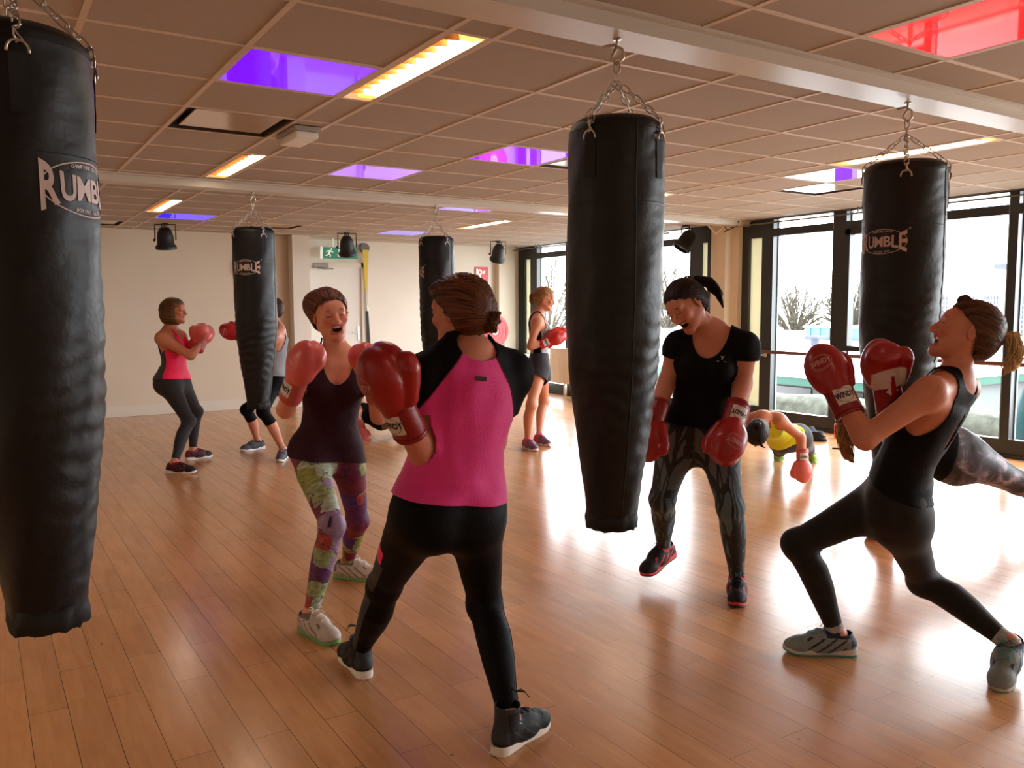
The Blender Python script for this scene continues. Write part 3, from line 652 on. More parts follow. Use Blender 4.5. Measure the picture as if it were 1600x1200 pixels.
class Field:
    def __init__(s, prims=(), subs=(), grow=0., noise=None, grown={}): s.p = list(prims); s.s = list(subs); s.grow = grow; s.noise = noise; s.grown = dict(grown)
    def g(s, q): return s.grown.get(q.grp, s.grow)
    def ev(s, p):
        d = np.full(len(p), BIG)
        for q in s.p:
            m_ = q.k + BIG * .5; g = s.g(q)
            w = np.all((p > q.lo - m_) & (p < q.hi + m_), axis=1)
            if w.any(): d[w] = smin(d[w], q.ev(p[w], g), q.k)
        for q in s.s:
            w = np.all((p > q.lo - .05) & (p < q.hi + .05), axis=1)
            if w.any(): d[w] = smax(d[w], -q.ev(p[w]), q.k)
        if s.noise is not None: d = d - s.noise(p)
        return d
    def grid(s, X, Y, Z):
        D = np.full((len(X), len(Y), len(Z)), .06, dtype=np.float32); ax = (X, Y, Z)
        def sl(q, m_):
            r = []
            for i in range(3):
                a = np.searchsorted(ax[i], q.lo[i] - m_); b_ = np.searchsorted(ax[i], q.hi[i] + m_)
                if b_ <= a: return None
                r.append(slice(a, b_))
            return tuple(r)
        def pts(w):
            g = np.meshgrid(X[w[0]], Y[w[1]], Z[w[2]], indexing='ij'); return np.stack([h.ravel() for h in g], 1), g[0].shape
        for q in s.p:
            g = s.g(q); w = sl(q, g + q.k + .05)
            if w is None: continue
            p, sh = pts(w); D[w] = smin(D[w], q.ev(p, g).reshape(sh), q.k)
        for q in s.s:
            w = sl(q, .03)
            if w is None: continue
            p, sh = pts(w); D[w] = smax(D[w], -q.ev(p).reshape(sh), q.k)
        return D
    def bounds(s):
        lo = np.min([q.lo - s.g(q) for q in s.p], 0) - .02; hi = np.max([q.hi + s.g(q) for q in s.p], 0) + .02; return lo, hi
def axis_coords(lo, hi, h, fine=None):
    """coordinates lo..hi at step h, with finer steps in fine=(a,b,hf)"""
    if fine is None: return np.arange(lo, hi + h, h)
    a, b_, hf = fine; a = max(a, lo); b_ = min(b_, hi)
    return np.concatenate([np.arange(lo, a - h * .4, h), np.arange(a, b_, hf), np.arange(b_, hi + h, h)])
def surface(fld, h=.007, fine=None, proj=2):
    """surface nets over a rectilinear grid -> verts, quads.  fine=(centre, radius, step)"""
    lo, hi = fld.bounds(); ax = []
    for i in range(3):
        f_ = (fine[0][i] - fine[1], fine[0][i] + fine[1], fine[2]) if fine is not None else None
        ax.append(axis_coords(lo[i], hi[i], h, f_))
    X, Y, Z = ax; D = fld.grid(X, Y, Z)
    S = D < 0
    nx, ny, nz = D.shape
    c = [S[a:nx - 1 + a, b_:ny - 1 + b_, e:nz - 1 + e] for a in (0, 1) for b_ in (0, 1) for e in (0, 1)]
    any_ = np.zeros_like(c[0]); all_ = np.ones_like(c[0])
    for q in c: any_ |= q; all_ &= q
    act = any_ & ~all_; idx = np.argwhere(act); ids = np.full(act.shape, -1, dtype=np.int32); ids[act] = np.arange(len(idx))
    acc = np.zeros((len(idx), 3)); cnt = np.zeros(len(idx))
    off = [(a, b_, e) for a in (0, 1) for b_ in (0, 1) for e in (0, 1)]
    co = lambda o: np.stack([X[idx[:, 0] + o[0]], Y[idx[:, 1] + o[1]], Z[idx[:, 2] + o[2]]], 1)
    dv = lambda o: D[idx[:, 0] + o[0], idx[:, 1] + o[1], idx[:, 2] + o[2]].astype(float)
    for i in range(8):
        for j in range(i + 1, 8):
            if sum(abs(off[i][k] - off[j][k]) for k in range(3)) != 1: continue
            d0, d1 = dv(off[i]), dv(off[j]); w = (d0 < 0) != (d1 < 0); t = np.where(w, d0 / np.where(w, d0 - d1, 1), 0)
            p = co(off[i]) * (1 - t)[:, None] + co(off[j]) * t[:, None]; acc += np.where(w[:, None], p, 0); cnt += w
    V = acc / cnt[:, None]; F_ = []
    for axn in range(3):
        o = [(1, 0, 0), (0, 1, 0), (0, 0, 1)][axn]; u, v = [(1, 2), (2, 0), (0, 1)][axn]
        A = S[:nx - o[0], :ny - o[1], :nz - o[2]]; B = S[o[0]:, o[1]:, o[2]:]
        e = np.argwhere(A != B); e = e[(e[:, u] > 0) & (e[:, v] > 0)]
        e = e[(e[:, u] < D.shape[u] - 1) & (e[:, v] < D.shape[v] - 1)]
        if not len(e): continue
        def cid(du, dv_): q = e.copy(); q[:, u] -= du; q[:, v] -= dv_; return ids[q[:, 0], q[:, 1], q[:, 2]]
        q = np.stack([cid(1, 1), cid(0, 1), cid(0, 0), cid(1, 0)], 1); fl = A[e[:, 0], e[:, 1], e[:, 2]]
        q[~fl] = q[~fl][:, ::-1]; F_.append(q)
    F = np.concatenate(F_)
    for _ in range(proj):
        e = 1e-3; d = fld.ev(V); G = np.zeros_like(V)
        for i in range(3):
            dd = np.zeros(3); dd[i] = e; G[:, i] = (fld.ev(V + dd) - fld.ev(V - dd)) / (2 * e)
        g2 = (G ** 2).sum(1) + .05; st = -(d / g2)[:, None] * G; ln = np.linalg.norm(st, axis=1); mx = h * .8
        st *= np.minimum(1, mx / (ln + 1e-9))[:, None]; V = V + st
    return V, F
def clip(V, F, s):
    """keep the part of the mesh where s>0, cutting cleanly along s=0"""
    F = np.asarray(F)
    if F.shape[1] == 4: T = np.concatenate([F[:, [0, 1, 2]], F[:, [0, 2, 3]]])
    else: T = F
    inside = s > 0; n_in = inside[T].sum(1)
    keepq = inside[F].all(1)
    out = [tuple(q) for q in F[keepq]]
    if F.shape[1] == 4: rest = F[~keepq & inside[F].any(1)]; T = np.concatenate([rest[:, [0, 1, 2]], rest[:, [0, 2, 3]]]) if len(rest) else np.zeros((0, 3), int)
    else: T = F[~keepq & inside[F].any(1)]
    V = list(V); cache = {}
    def mid(a, b_):
        k = (a, b_) if a < b_ else (b_, a)
        if k not in cache:
            t = s[a] / (s[a] - s[b_]); t = min(max(t, .02), .98); cache[k] = len(V); V.append(V[a] * (1 - t) + V[b_] * t)
        return cache[k]
    for t in T.tolist():
        m_ = [bool(inside[i]) for i in t]; k = sum(m_)
        if k == 0: continue
        if k == 3: out.append(tuple(t)); continue
        if k == 1:
            i = m_.index(True); a, b_, c_ = t[i], t[(i + 1) % 3], t[(i + 2) % 3]; out.append((a, mid(a, b_), mid(a, c_)))
        else:
            i = m_.index(False); a, b_, c_ = t[i], t[(i + 1) % 3], t[(i + 2) % 3]; out.append((b_, c_, mid(a, c_), mid(a, b_)))
    V = np.array(V); used = np.unique(np.concatenate([np.array(q) for q in out])) if out else np.array([], int)
    rm = np.full(len(V), -1); rm[used] = np.arange(len(used))
    return V[used], [tuple(rm[list(q)]) for q in out]
def vnoise(p, sc, seed=0, oct=2):
    """smooth value noise from a few sine sheets (vectorised)"""
    r = np.random.RandomState(seed); o = np.zeros(len(p)); a = 1.
    for _ in range(oct):
        for _k in range(3):
            d = r.normal(size=3); d /= np.linalg.norm(d); o += a * np.sin((p @ d) * sc * (1 + .3 * r.rand()) + 3 * np.sin((p @ np.roll(d, 1)) * sc * .5 + r.rand() * 6) + r.rand() * 6)
        sc *= 2.1; a *= .5
    return o / 4
def sculpt(name, fld, mats, parent, h=.007, fine=None, keep=None, thick=None, proj=2, color=None, paint=None, origin=None):
    V, F = surface(fld, h, fine, proj)
    if keep is not None: V, F = clip(V, F, keep(V))
    if len(V) == 0: return None
    o = link_mesh(name, V, F, mats, parent, True, origin=origin)
    if thick: m_ = o.modifiers.new('cloth', 'SOLIDIFY'); m_.thickness = thick; m_.offset = -1
    if paint is not None:
        C_ = paint(V); a = o.data.color_attributes.new('paint', 'FLOAT_COLOR', 'POINT')
        a.data.foreach_set('color', np.concatenate([C_, np.ones((len(V), 1))], 1).astype(np.float32).ravel())
    return o
# ================================================================ PEOPLE
def paint_mat(name, rough=.5, sss=0., spec=.4, bump=None, coat=0., sheen=0.):
    if name in MATS: return MATS[name]
    m = mat(name, (200, 200, 200), rough, 0, spec, bump=bump, coat=coat, sheen=sheen); n = m.node_tree.nodes
    a = n.new('ShaderNodeAttribute'); a.attribute_name = 'paint'; m.node_tree.links.new(a.outputs['Color'], n['Principled BSDF'].inputs['Base Color'])
    if sss:
        b = n['Principled BSDF']; b.inputs['Subsurface Weight'].default_value = sss; b.inputs['Subsurface Radius'].default_value = (.012, .005, .003); b.inputs['Subsurface Scale'].default_value = .6
    return m
SKIN = paint_mat('skin', .46, 0, .4, bump=(90, .08))
def hair_mat(name, c1, c2):
    if name in MATS: return MATS[name]
    m = mat(name, c1, .5, 0, .3); n = m.node_tree.nodes; L = m.node_tree.links; b = n['Principled BSDF']
    a = n.new('ShaderNodeAttribute'); a.attribute_name = 'paint'
    t = n.new('ShaderNodeTexNoise'); t.inputs['Scale'].default_value = 1; t.inputs['Detail'].default_value = 3; t.inputs['Distortion'].default_value = .3
    mp = n.new('ShaderNodeMapping'); mp.inputs['Scale'].default_value = (170, 170, 9); L.new(a.outputs['Vector'], mp.inputs[0]); L.new(mp.outputs[0], t.inputs['Vector'])
    r = n.new('ShaderNodeValToRGB'); r.color_ramp.elements[0].position = .36; r.color_ramp.elements[1].position = .66; r.color_ramp.elements[0].color = srgb(*c1); r.color_ramp.elements[1].color = srgb(*c2)
    L.new(t.outputs['Fac'], r.inputs[0]); L.new(r.outputs[0], b.inputs['Base Color'])
    bp = n.new('ShaderNodeBump'); bp.inputs['Strength'].default_value = .7; bp.inputs['Distance'].default_value = .004; L.new(t.outputs['Fac'], bp.inputs['Height']); L.new(bp.outputs[0], b.inputs['Normal'])
    return m
_textcache = {}
def text_mesh(txt, size=1., bold=.02, res=3):
    k = (txt, size, bold, res)
    if k in _textcache: return _textcache[k]
    cu = bpy.data.curves.new('txt', 'FONT'); cu.body = txt; cu.size = size; cu.offset = bold * size; cu.resolution_u = res; cu.align_x = 'CENTER'; cu.align_y = 'CENTER'
    o = bpy.data.objects.new('txt', cu); COL.objects.link(o)
    dg = bpy.context.evaluated_depsgraph_get(); me = o.evaluated_get(dg).to_mesh()
    v = np.array([q.co[:] for q in me.vertices]); f = [tuple(p.vertices) for p in me.polygons]
    o.evaluated_get(dg).to_mesh_clear(); bpy.data.objects.remove(o); bpy.data.curves.remove(cu)
    _textcache[k] = (v[:, :2], f); return _textcache[k]
def grid2d(w, h, nx=10, ny=8):
    v = [(-w / 2 + w * i / nx, -h / 2 + h * j / ny) for j in range(ny + 1) for i in range(nx + 1)]
    f = [(j * (nx + 1) + i, j * (nx + 1) + i + 1, (j + 1) * (nx + 1) + i + 1, (j + 1) * (nx + 1) + i) for j in range(ny) for i in range(nx)]
    return np.array(v), f
def ring2d(rx, ry, w, n=40):
    v = []; f = []
    for k in range(n):
        a = 2 * PI * k / n; v += [((rx - w) * math.cos(a), (ry - w) * math.sin(a)), (rx * math.cos(a), ry * math.sin(a))]
    for k in range(n): a = 2 * k; b_ = (2 * k + 2) % (2 * n); f.append((a, a + 1, b_ + 1, b_))
    return np.array(v), f
def merge2d(lst):
    V = []; F = []; o = 0
    for v, f in lst: V.append(v); F += [tuple(i + o for i in q) for q in f]; o += len(v)
    return np.concatenate(V), F
def arc_text(txt, size, rx, ry, top=True, bold=.02, sp=1.):
    out = []; n = len(txt)
    for i, ch in enumerate(txt):
        if ch == ' ': continue
        v, f = text_mesh(ch, size, bold, 1); a = (i - (n - 1) / 2) * size * .72 * sp / rx
        if top: c, s_ = math.cos(-a), math.sin(-a); p = (rx * math.sin(a), ry * math.cos(a))
        else: c, s_ = math.cos(a), math.sin(a); p = (rx * math.sin(a), -ry * math.cos(a))
        out.append((np.stack([v[:, 0] * c - v[:, 1] * s_ + p[0], v[:, 0] * s_ + v[:, 1] * c + p[1]], 1), f))
    return merge2d(out)
def wrap(name, m2, fld, c, u, v, d, off, mats, parent):
    """lay a flat mark onto a sculpted surface: march along d from outside"""
    V2, F = m2; c, u, v, d = vc(c), nrm(u), nrm(v), nrm(d)
    p = c + V2[:, :1] * u + V2[:, 1:2] * v - d * .16
    for _ in range(28): p = p + np.clip(fld.ev(p), -.02, .05)[:, None] * d * .8
    return link_mesh(name, p - d * off, F, mats, parent)

def lerp(a, b_, t): return a * (1 - t) + b_ * t
class Person:
    def __init__(s, J, label, skin=(214, 150, 122), build=1., S=None, bust=1., group=None, waist=1., hips=1., hk=1.):
        s.J = {k: (vc(v) if isinstance(v, (list, tuple)) else v) for k, v in J.items()}; J = s.J; S = s.S = J['S']; B = build; s.B = B
        for sd in 'LR':      # the wrist bends only part of the way between forearm and fist
            hd_, wr_, el_ = J['hand' + sd], J['wr' + sd], J['el' + sd]; g_ = nrm(nrm(hd_ - wr_) + .7 * nrm(wr_ - el_)); J['wr' + sd] = hd_ - g_ * np.linalg.norm(hd_ - wr_)
        s.skin = skin
        P, C_, N = J['pelvis'], J['chest'], J['neck']
        t = .55; Q = (C_ - (1 - t) ** 2 * P - t * t * N) / (2 * t * (1 - t)); s.P, s.N, s.Q = P, N, Q
        lh = nrm(J['hipL'] - J['hipR']); lsv = nrm(J['shL'] - J['shR'])
        ax = nrm(N - P); lh = nrm(lh - ax * (lh @ ax)); ls_ = nrm(lsv - ax * (lsv @ ax)); fh = np.cross(lh, ax); fs = np.cross(ls_, ax)
        s.u, s.lh, s.ls, s.fh, s.fs = ax, lh, ls_, fh, fs
        L_ = np.linalg.norm(N - P); s.L = L_
        bez = lambda q: (1 - q) ** 2 * P + 2 * q * (1 - q) * Q + q * q * N
        st = [(-.065, .065, .070, -.008), (-.03, .156, .104, -.013), (.03, .170, .112, -.012), (.14, .157, .104, -.002), (.27, .133, .090, .002), (.40, .127, .086, .002), (.55, .138, .095, .0), (.68, .148, .100, .0), (.80, .152, .094, -.006), (.90, .130, .074, -.014), (.985, .075, .055, -.016)]
        PP_, A, Bb, X, Y = [], [], [], [], []
        for q, a, b_, f in st:
            c = bez(q) if q >= 0 else P + q * L_ * nrm(Q - P)
            fr = nrm(lerp(fh, fs, min(max(q, 0), 1))); lr = nrm(lerp(lh, ls_, min(max(q, 0), 1)))
            fb = B if q < .7 else 1 + (B - 1) * .5
            fb *= np.interp(q, [-.1, .05, .2, .3, .5, .7], [hips, hips, (hips + waist) / 2, waist, waist, 1.])
            PP_.append(c + fr * f * S); A.append(a * S * fb); Bb.append(b_ * S * fb); X.append(lr); Y.append(fr)
        pr = [Prim('loft', 'torso', .03, P=PP_, A=A, B=Bb, X=X, Y=Y)]
        cb = bez(.69); cp = P
        for g in (1, -1):
            pr.append(Prim('ell', 'torso', .035, c=cb + ls_ * g * .066 * S + fs * .072 * S * B - ax * .012, ax=(ls_, fs, ax), r=np.array([.058, .050, .056]) * S * bust))
            pr.append(Prim('ell', 'torso', .05, c=cp + lh * g * .074 * S - fh * .062 * S * B - ax * .02 * S, ax=(lh, fh, ax), r=np.array([.080, .074, .086]) * S * B * hips))
        pr.append(Prim('bone', 'torso', .03, a=N - ax * .02 - fs * .01, b=J['head'] - nrm(J['head'] - N) * .055 * S, t=[0, .5, 1], r=np.array([.056, .050, .049]) * S))
        for sd in 'LR':
            sh = J['sh' + sd]; g = 1 if sd == 'L' else -1
            pr.append(Prim('bone', 'torso', .05, a=N - ax * .03 * S - fs * .012, b=sh + ax * .012, t=[0, .5, 1], r=np.array([.046, .038, .037]) * S))
            pr.append(Prim('bone', 'torso', .05, a=bez(.78) + ls_ * g * .06 * S, b=sh - ax * .02, t=[0, 1], r=np.array([.07, .045]) * S))
            el, wr = J['el' + sd], J['wr' + sd]
            pr.append(Prim('bone', 'arm' + sd, .035, a=sh, b=el, t=[0, .15, .4, .75, 1], r=np.array([.050, .052, .045, .039, .037]) * S * (1 + (B - 1) * .8)))
            fl = nrm(np.cross(nrm(el - sh), nrm(wr - el)) + 1e-6)
            pr.append(Prim('bone', 'arm' + sd, .025, a=el, b=wr, t=[0, .22, .5, .85, 1], r=np.array([.037, .041, .037, .028, .0265]) * S * (1 + (B - 1) * .6)))
            hd = J['hand' + sd]; gd = nrm(hd - wr)
            pr.append(Prim('ell', 'arm' + sd, .02, c=wr + gd * .055, ax=(np.cross(gd, fl), fl, gd), r=np.array([.035, .022, .045]) * S))
        for sd in 'LR':
            hp, kn, an = J['hip' + sd], J['kn' + sd], J['ank' + sd]; g = 1 if sd == 'L' else -1; ld = nrm(kn - hp)
            kf = nrm(np.cross(lh, nrm(an - kn)));  kf = kf if kf @ nrm((kn - (hp + an) / 2) + fh * .3) > 0 else -kf
            s.J['kf' + sd] = kf
            z = np.zeros(3)
            hs = hp + lh * g * .006 * S
            pr.append(Prim('bone', 'leg' + sd, .075, a=hs, b=kn, t=[0, .12, .3, .6, .88, 1], r=np.array([.088, .088, .080, .066, .054, .052]) * S * B * np.array([hips, hips, 1, 1, 1, 1])))
            pr.append(Prim('bone', 'leg' + sd, .03, a=kn, b=an, t=[0, .12, .3, .5, .75, .92, 1], r=np.array([.053, .051, .054, .049, .037, .031, .032]) * S * (1 + (B - 1) * .8),
                           off=[z, -kf * .004, -kf * .014 * S, -kf * .012 * S, -kf * .004, z, z]))
            pr.append(Prim('ell', 'leg' + sd, .03, c=kn + kf * .014, ax=(lh, kf, np.cross(lh, kf)), r=np.array([.04, .035, .045]) * S))
            toe = J['toe' + sd]
            pr.append(Prim('bone', 'foot' + sd, .03, a=an, b=an + nrm(toe - an) * .085 * S, t=[0, .4, 1], r=np.array([.030, .020, .014]) * S))
        # head
        hf = nrm(J['hdir']); hn = nrm(J['head'] - N)
        hu = hn - hf * (hn @ hf); hu = nrm(hu); hl = np.cross(hu, hf); s.hf, s.hu, s.hl = hf, hu, hl; Hc = J['head']; s.Hc = Hc
        K = S * hk; s.K = K
        W_ = lambda x, y, z: Hc + (hl * x + hf * y + hu * z) * K
        s.W = W_; axh = (hl, hf, hu); R_ = lambda *r: np.array(r) * K
        laugh = J.get('laugh', 0); s.laugh = laugh
        hp_ = [Prim('ell', 'head', .02, c=W_(0, -.014, .028), ax=axh, r=R_(.074, .093, .084)),
               Prim('ell', 'head', .03, c=W_(0, .030, -.035), ax=axh, r=R_(.058, .060, .072)),
               Prim('bone', 'head', .025, a=W_(.045, -.005, -.045), b=W_(.014, .066, -.092), t=[0, 1], r=R_(.022, .017)),
               Prim('bone', 'head', .025, a=W_(-.045, -.005, -.045), b=W_(-.014, .066, -.092), t=[0, 1], r=R_(.022, .017)),
               Prim('ell', 'head', .02, c=W_(0, .075, -.094 - .006 * laugh), ax=axh, r=R_(.020, .016, .016)),
               Prim('ell', 'head', .02, c=W_(0, .068, .035), ax=axh, r=R_(.052, .022, .03)),
               Prim('bone', 'head', .012, a=W_(-.038, .078, .022), b=W_(.038, .078, .022), t=[0, .5, 1], r=R_(.009, .012, .009)),
               Prim('bone', 'head', .010, a=W_(0, .085, .012), b=W_(0, .108, -.026), t=[0, .7, 1], r=R_(.0075, .010, .0115)),
               Prim('ell', 'head', .008, c=W_(.011, .094, -.030), ax=axh, r=R_(.009, .011, .008)),
               Prim('ell', 'head', .008, c=W_(-.011, .094, -.030), ax=axh, r=R_(.009, .011, .008))]
        for g in (1, -1):
            hp_.append(Prim('ell', 'head', .018, c=W_(g * .036, .066, -.024 + .006 * laugh), ax=axh, r=R_(.024, .022, .020) * (1 + .12 * laugh)))
            hp_.append(Prim('ell', 'head', .006, c=W_(g * .074, -.006, -.004), ax=(nrm(hl - hf * .35 * g), nrm(hf + hl * .35 * g), hu), r=R_(.009, .019, .031)))
            hp_.append(Prim('ell', 'head', .003, c=W_(g * .030, .078, .004), ax=axh, r=R_(.0135, .0125, .0115)))
        # lips
        lo = -.060 - .017 * laugh; mw = .021 + .009 * laugh
        hp_.append(Prim('bone', 'head', .006, a=W_(-mw, .080, -.050 + .004 * laugh), b=W_(mw, .080, -.050 + .004 * laugh), t=[0, .5, 1], r=R_(.005, .0065, .005), off=[(0, 0, 0), hf * .010 * K, (0, 0, 0)]))
        hp_.append(Prim('bone', 'head', .006, a=W_(-mw * .8, .076, lo - .004 * laugh), b=W_(mw * .8, .076, lo - .004 * laugh), t=[0, .5, 1], r=R_(.005, .007, .005), off=[(0, 0, 0), hf * .011 * K - hu * .006 * laugh, (0, 0, 0)]))
        s.subs = [Prim('ell', 'head', .008, c=W_(.031, .100, .003), ax=axh, r=R_(.015, .018, .010)), Prim('ell', 'head', .008, c=W_(-.031, .100, .003), ax=axh, r=R_(.015, .018, .010)),
                  Prim('ell', 'head', .004, c=W_(.084, -.002, -.004), ax=axh, r=R_(.007, .009, .016)), Prim('ell', 'head', .004, c=W_(-.084, -.002, -.004), ax=axh, r=R_(.007, .009, .016))]
        # the lids are re-added over the sockets
        lids = [Prim('ell', 'lid', .003, c=W_(g * .031, .0795, .003), ax=axh, r=R_(.0145, .0115, .0105)) for g in (1, -1)]
        if laugh: s.subs.append(Prim('ell', 'head', .003, c=W_(0, .092, -.0615), ax=axh, r=R_(.0275, .030, .0155)))
        s.prims = pr + hp_
        s.lids = lids
        s.root = thing('person', (float((J['ankL'][0] + J['ankR'][0]) / 2), float((J['ankL'][1] + J['ankR'][1]) / 2), 0), label, 'person', group)
        # body
        F0 = Field([q for q in s.prims], s.subs)
        s.full = F0
        class BodyField(Field): pass
        bf = BodyField(s.prims, s.subs)
        ev0 = bf.ev; g0 = bf.grid
        def ev(p):
            d = Field.ev(bf, p)
            for q in lids:
                w = np.all((p > q.lo - .05) & (p < q.hi + .05), axis=1)
                if w.any(): d[w] = smin(d[w], q.ev(p[w]), q.k)
            return d
        def grid(X, Y, Z):
            D = Field.grid(bf, X, Y, Z)
            for q in lids:
                r = [slice(np.searchsorted(a, q.lo[i] - .03), np.searchsorted(a, q.hi[i] + .03)) for i, a in enumerate((X, Y, Z))]
                g = np.meshgrid(X[r[0]], Y[r[1]], Z[r[2]], indexing='ij'); p = np.stack([h.ravel() for h in g], 1)
                if len(p): D[tuple(r)] = smin(D[tuple(r)], q.ev(p).reshape(g[0].shape), q.k)
            return D
        bf.ev = ev; bf.grid = grid; s.bf = bf
    def body(s, h=.008, fine=.0034, skin2=None, lips=(176, 84, 80), brow=(92, 62, 44)):
        K = s.K; sk = np.array(srgb(*s.skin)[:3]); lp = np.array(srgb(*lips)[:3]); br = np.array(srgb(*brow)[:3]); lg = s.laugh
        def paint(V):
            q = V - s.Hc; x, y, z = (q @ s.hl) / K, (q @ s.hf) / K, (q @ s.hu) / K; C_ = np.tile(sk, (len(V), 1))
            C_ *= (1 + .05 * vnoise(V, 40, 3))[:, None]
            def put(w, c, a=1.):
                w = np.clip(w, 0, 1)[:, None] * a; C_[:] = C_ * (1 - w) + np.array(c) * w
            front = (y > .05)
            put(front * np.exp(-((np.abs(x) - .038) / .016) ** 2 - ((z + .024) / .016) ** 2), sk * np.array([1.0, .62, .6]), .55)      # ruddy cheeks
            put(front * np.exp(-(x / .012) ** 2 - ((z + .026) / .01) ** 2), sk * np.array([1.0, .7, .66]), .5)
            put(front * (np.exp(-((np.abs(x) - .031) / .013) ** 4 - ((z - .0245 - .004 * np.cos((np.abs(x) - .03) * 90)) / .0034) ** 4)), br, .75)  # brows
            sl = z - .001 - .10 * (np.abs(x) - .03) ** 1 * 0 + (18 if lg else 10) * (np.abs(x) - .031) ** 2
            put(front * np.exp(-((np.abs(x) - .031) / .0125) ** 6 - (sl / (.0022 if lg else .0034)) ** 4), (.02, .012, .01), .95)                    # lash line
            mz = np.where(z > -.058, (z + .0475 - .003 * lg) / .005, (z + .062 + .018 * lg) / .006)
            put(front * (np.abs(x) < .024 + .007 * lg) * np.exp(-mz ** 4), lp, .85)
            if not lg: put(front * (np.abs(x) < .023) * np.exp(-((z + .0555) / .0016) ** 2), (.08, .02, .02), .9)
            else: put((y > .045) * (y < .079) * (np.abs(x) < .029) * (np.abs(z + .0615) < .016), (.09, .012, .012), 1.)
            return np.clip(C_, 0, 1)
        o = sculpt('body', s.bf, SKIN, s.root, h, (s.Hc, .125 * K, fine), proj=3, paint=paint)
        if lg:
            W_ = s.W; mb = MB(); n = 8
            for k in range(n):
                for (zt, zb) in ((-.0475, -.0560),):
                    a0, a1 = (k / n - .5) * .042, ((k + 1) / n - .5) * .042; yy = lambda a: .0835 - 12 * a * a
                    v = [W_(a, yy(a) + dy, zz) for dy in (0, -.006) for a in (a0 + .0003, a1 - .0003) for zz in (zt, zb)]
                    mb.add(v, [(0, 1, 3, 2), (4, 6, 7, 5), (0, 4, 5, 1), (2, 3, 7, 6), (1, 5, 7, 3)])
            t_ = obj('teeth', mb, mat('tooth_white', (235, 228, 215), .3), s.root); t_['label'] = 'row of white upper teeth'
        return o
    # ---- local coordinates at the top of the torso
    def loc(s, V):
        q = V - s.N; S = s.S; return (q @ s.ls) / S, (q @ s.fs) / S, (q @ s.u) / S
    def ploc(s, V):
        q = V - s.P; S = s.S; return (q @ s.lh) / S, (q @ s.fh) / S, (q @ s.u) / S
    def dgrp(s, V, pre):
        d = np.full(len(V), 9.)
        for q in s.prims:
            if q.grp.startswith(pre): d = np.minimum(d, q.ev(V))
        return d
    def cloth(s, name, mats, groups, off, keep, extra=(), h=.0075, grown={}, noise=None, thick=.002, paint=None, label=None):
        pr = [q for q in s.prims if any(q.grp.startswith(g) for g in groups)] + list(extra)
        f = Field(pr, (), off, noise, grown)
        o = sculpt(name, f, mats, s.root, h, None, keep, thick, 2, paint=paint)
        if o is not None and label: o['label'] = label
        return o
    def top(s, name, mats, off=.006, neck=(.075, .13, .045), arm='tank', sleeve=.4, hem=-.62, wr=.003, extra=(), part=None, strap=(.125, .10, .088), grown={}, h=.0075, paint=None, label=None, slv_off=0.):
        """neck=(half width, front depth, back depth); hem measured down the spine from the neck base"""
        S = s.S
        def keep(V):
            x, y, z = s.loc(V); k = hem_f(x, y, z) if callable(hem) else z - hem
            dep = np.where(y > 0, neck[1], neck[2]) if True else 0
            sm = 1 / (1 + np.exp(-y / .015)); dep = neck[2] * (1 - sm) + neck[1] * sm
            e = (np.sqrt((x / neck[0]) ** 2 + ((z - .02) / (dep + .02)) ** 2) - 1) * neck[0]
            k = np.minimum(k, e); k = np.minimum(k, .055 - z)
            dt = s.dgrp(V, 'torso'); da = s.dgrp(V, 'arm')
            if arm == 'tank':
                w = np.interp(z, [-.32, -.235, -.16, -.12, -.05, .03], [.4, .19, strap[0] + .012, strap[0], strap[1], strap[2]])
                k = np.minimum(k, w - np.abs(x)); k = np.minimum(k, np.where(z < -.05, (da - dt) + .004, 9))
            elif arm == 'racer':
                wf = np.interp(z, [-.32, -.235, -.16, -.12, -.05, .03], [.4, .19, .125, .115, .09, .075]); wb = np.interp(z, [-.36, -.28, -.20, -.12, -.05, .03], [.4, .16, .10, .075, .065, .07])
                w = wb * (1 - sm) + wf * sm
                k = np.minimum(k, w - np.abs(x)); k = np.minimum(k, np.where(z < -.05, (da - dt) + .004, 9))
            else:
                for sd in 'LR':
                    a, b_ = s.J['sh' + sd], s.J['el' + sd]; ab = b_ - a; L_ = np.linalg.norm(ab); t = ((V - a) @ ab) / L_ ** 2
                    d_ = s.dgrp(V, 'arm' + sd); ct = sleeve[sd] if isinstance(sleeve, dict) else sleeve
                    k = np.where((t > .05) & (dt > off + .006) & (d_ < dt - .004), np.minimum(k, (ct - t) * L_), k)
            if part is not None: k = np.minimum(k, part(V, x, y, z))
            return k
        nz = (lambda V: wr * vnoise(V, 26, 5)) if wr else None
        # upper arms are only needed above the elbow
        groups = ['torso'] + (['upper'] if False else [])
        arms = []
        for sd in 'LR':
            a, b_ = s.J['sh' + sd], s.J['el' + sd]; q = [q for q in s.prims if q.grp == 'arm' + sd and q.kind == 'bone'][0]
            g = slv_off
            arms.append(Prim('bone', 'sleeve', .035, a=a, b=lerp(a, b_, .9), t=q.t, r=q.r + np.array([0, .3, .8, 1, 1]) * g))
        lo = [q for q in s.prims if q.grp.startswith('leg') and q.kind == 'bone']
        lp = [lo[0], lo[2]] + [Prim('bone', 'skirt', .075, a=q.a, b=lerp(q.a, q.b, .35), t=[0, .3, 1], r=np.array([q.r[0], q.r[1], q.r[2]])) for q in (lo[0], lo[2]) if grown]
        pr = [q for q in s.prims if q.grp == 'torso'] + lp + arms + list(extra)
        f = Field(pr, (), off, nz, grown); s.lastfield = f
        o = sculpt(name, f, mats, s.root, h, None, keep, .0025, 2, paint=paint)
        if o is not None and label: o['label'] = label
        return o
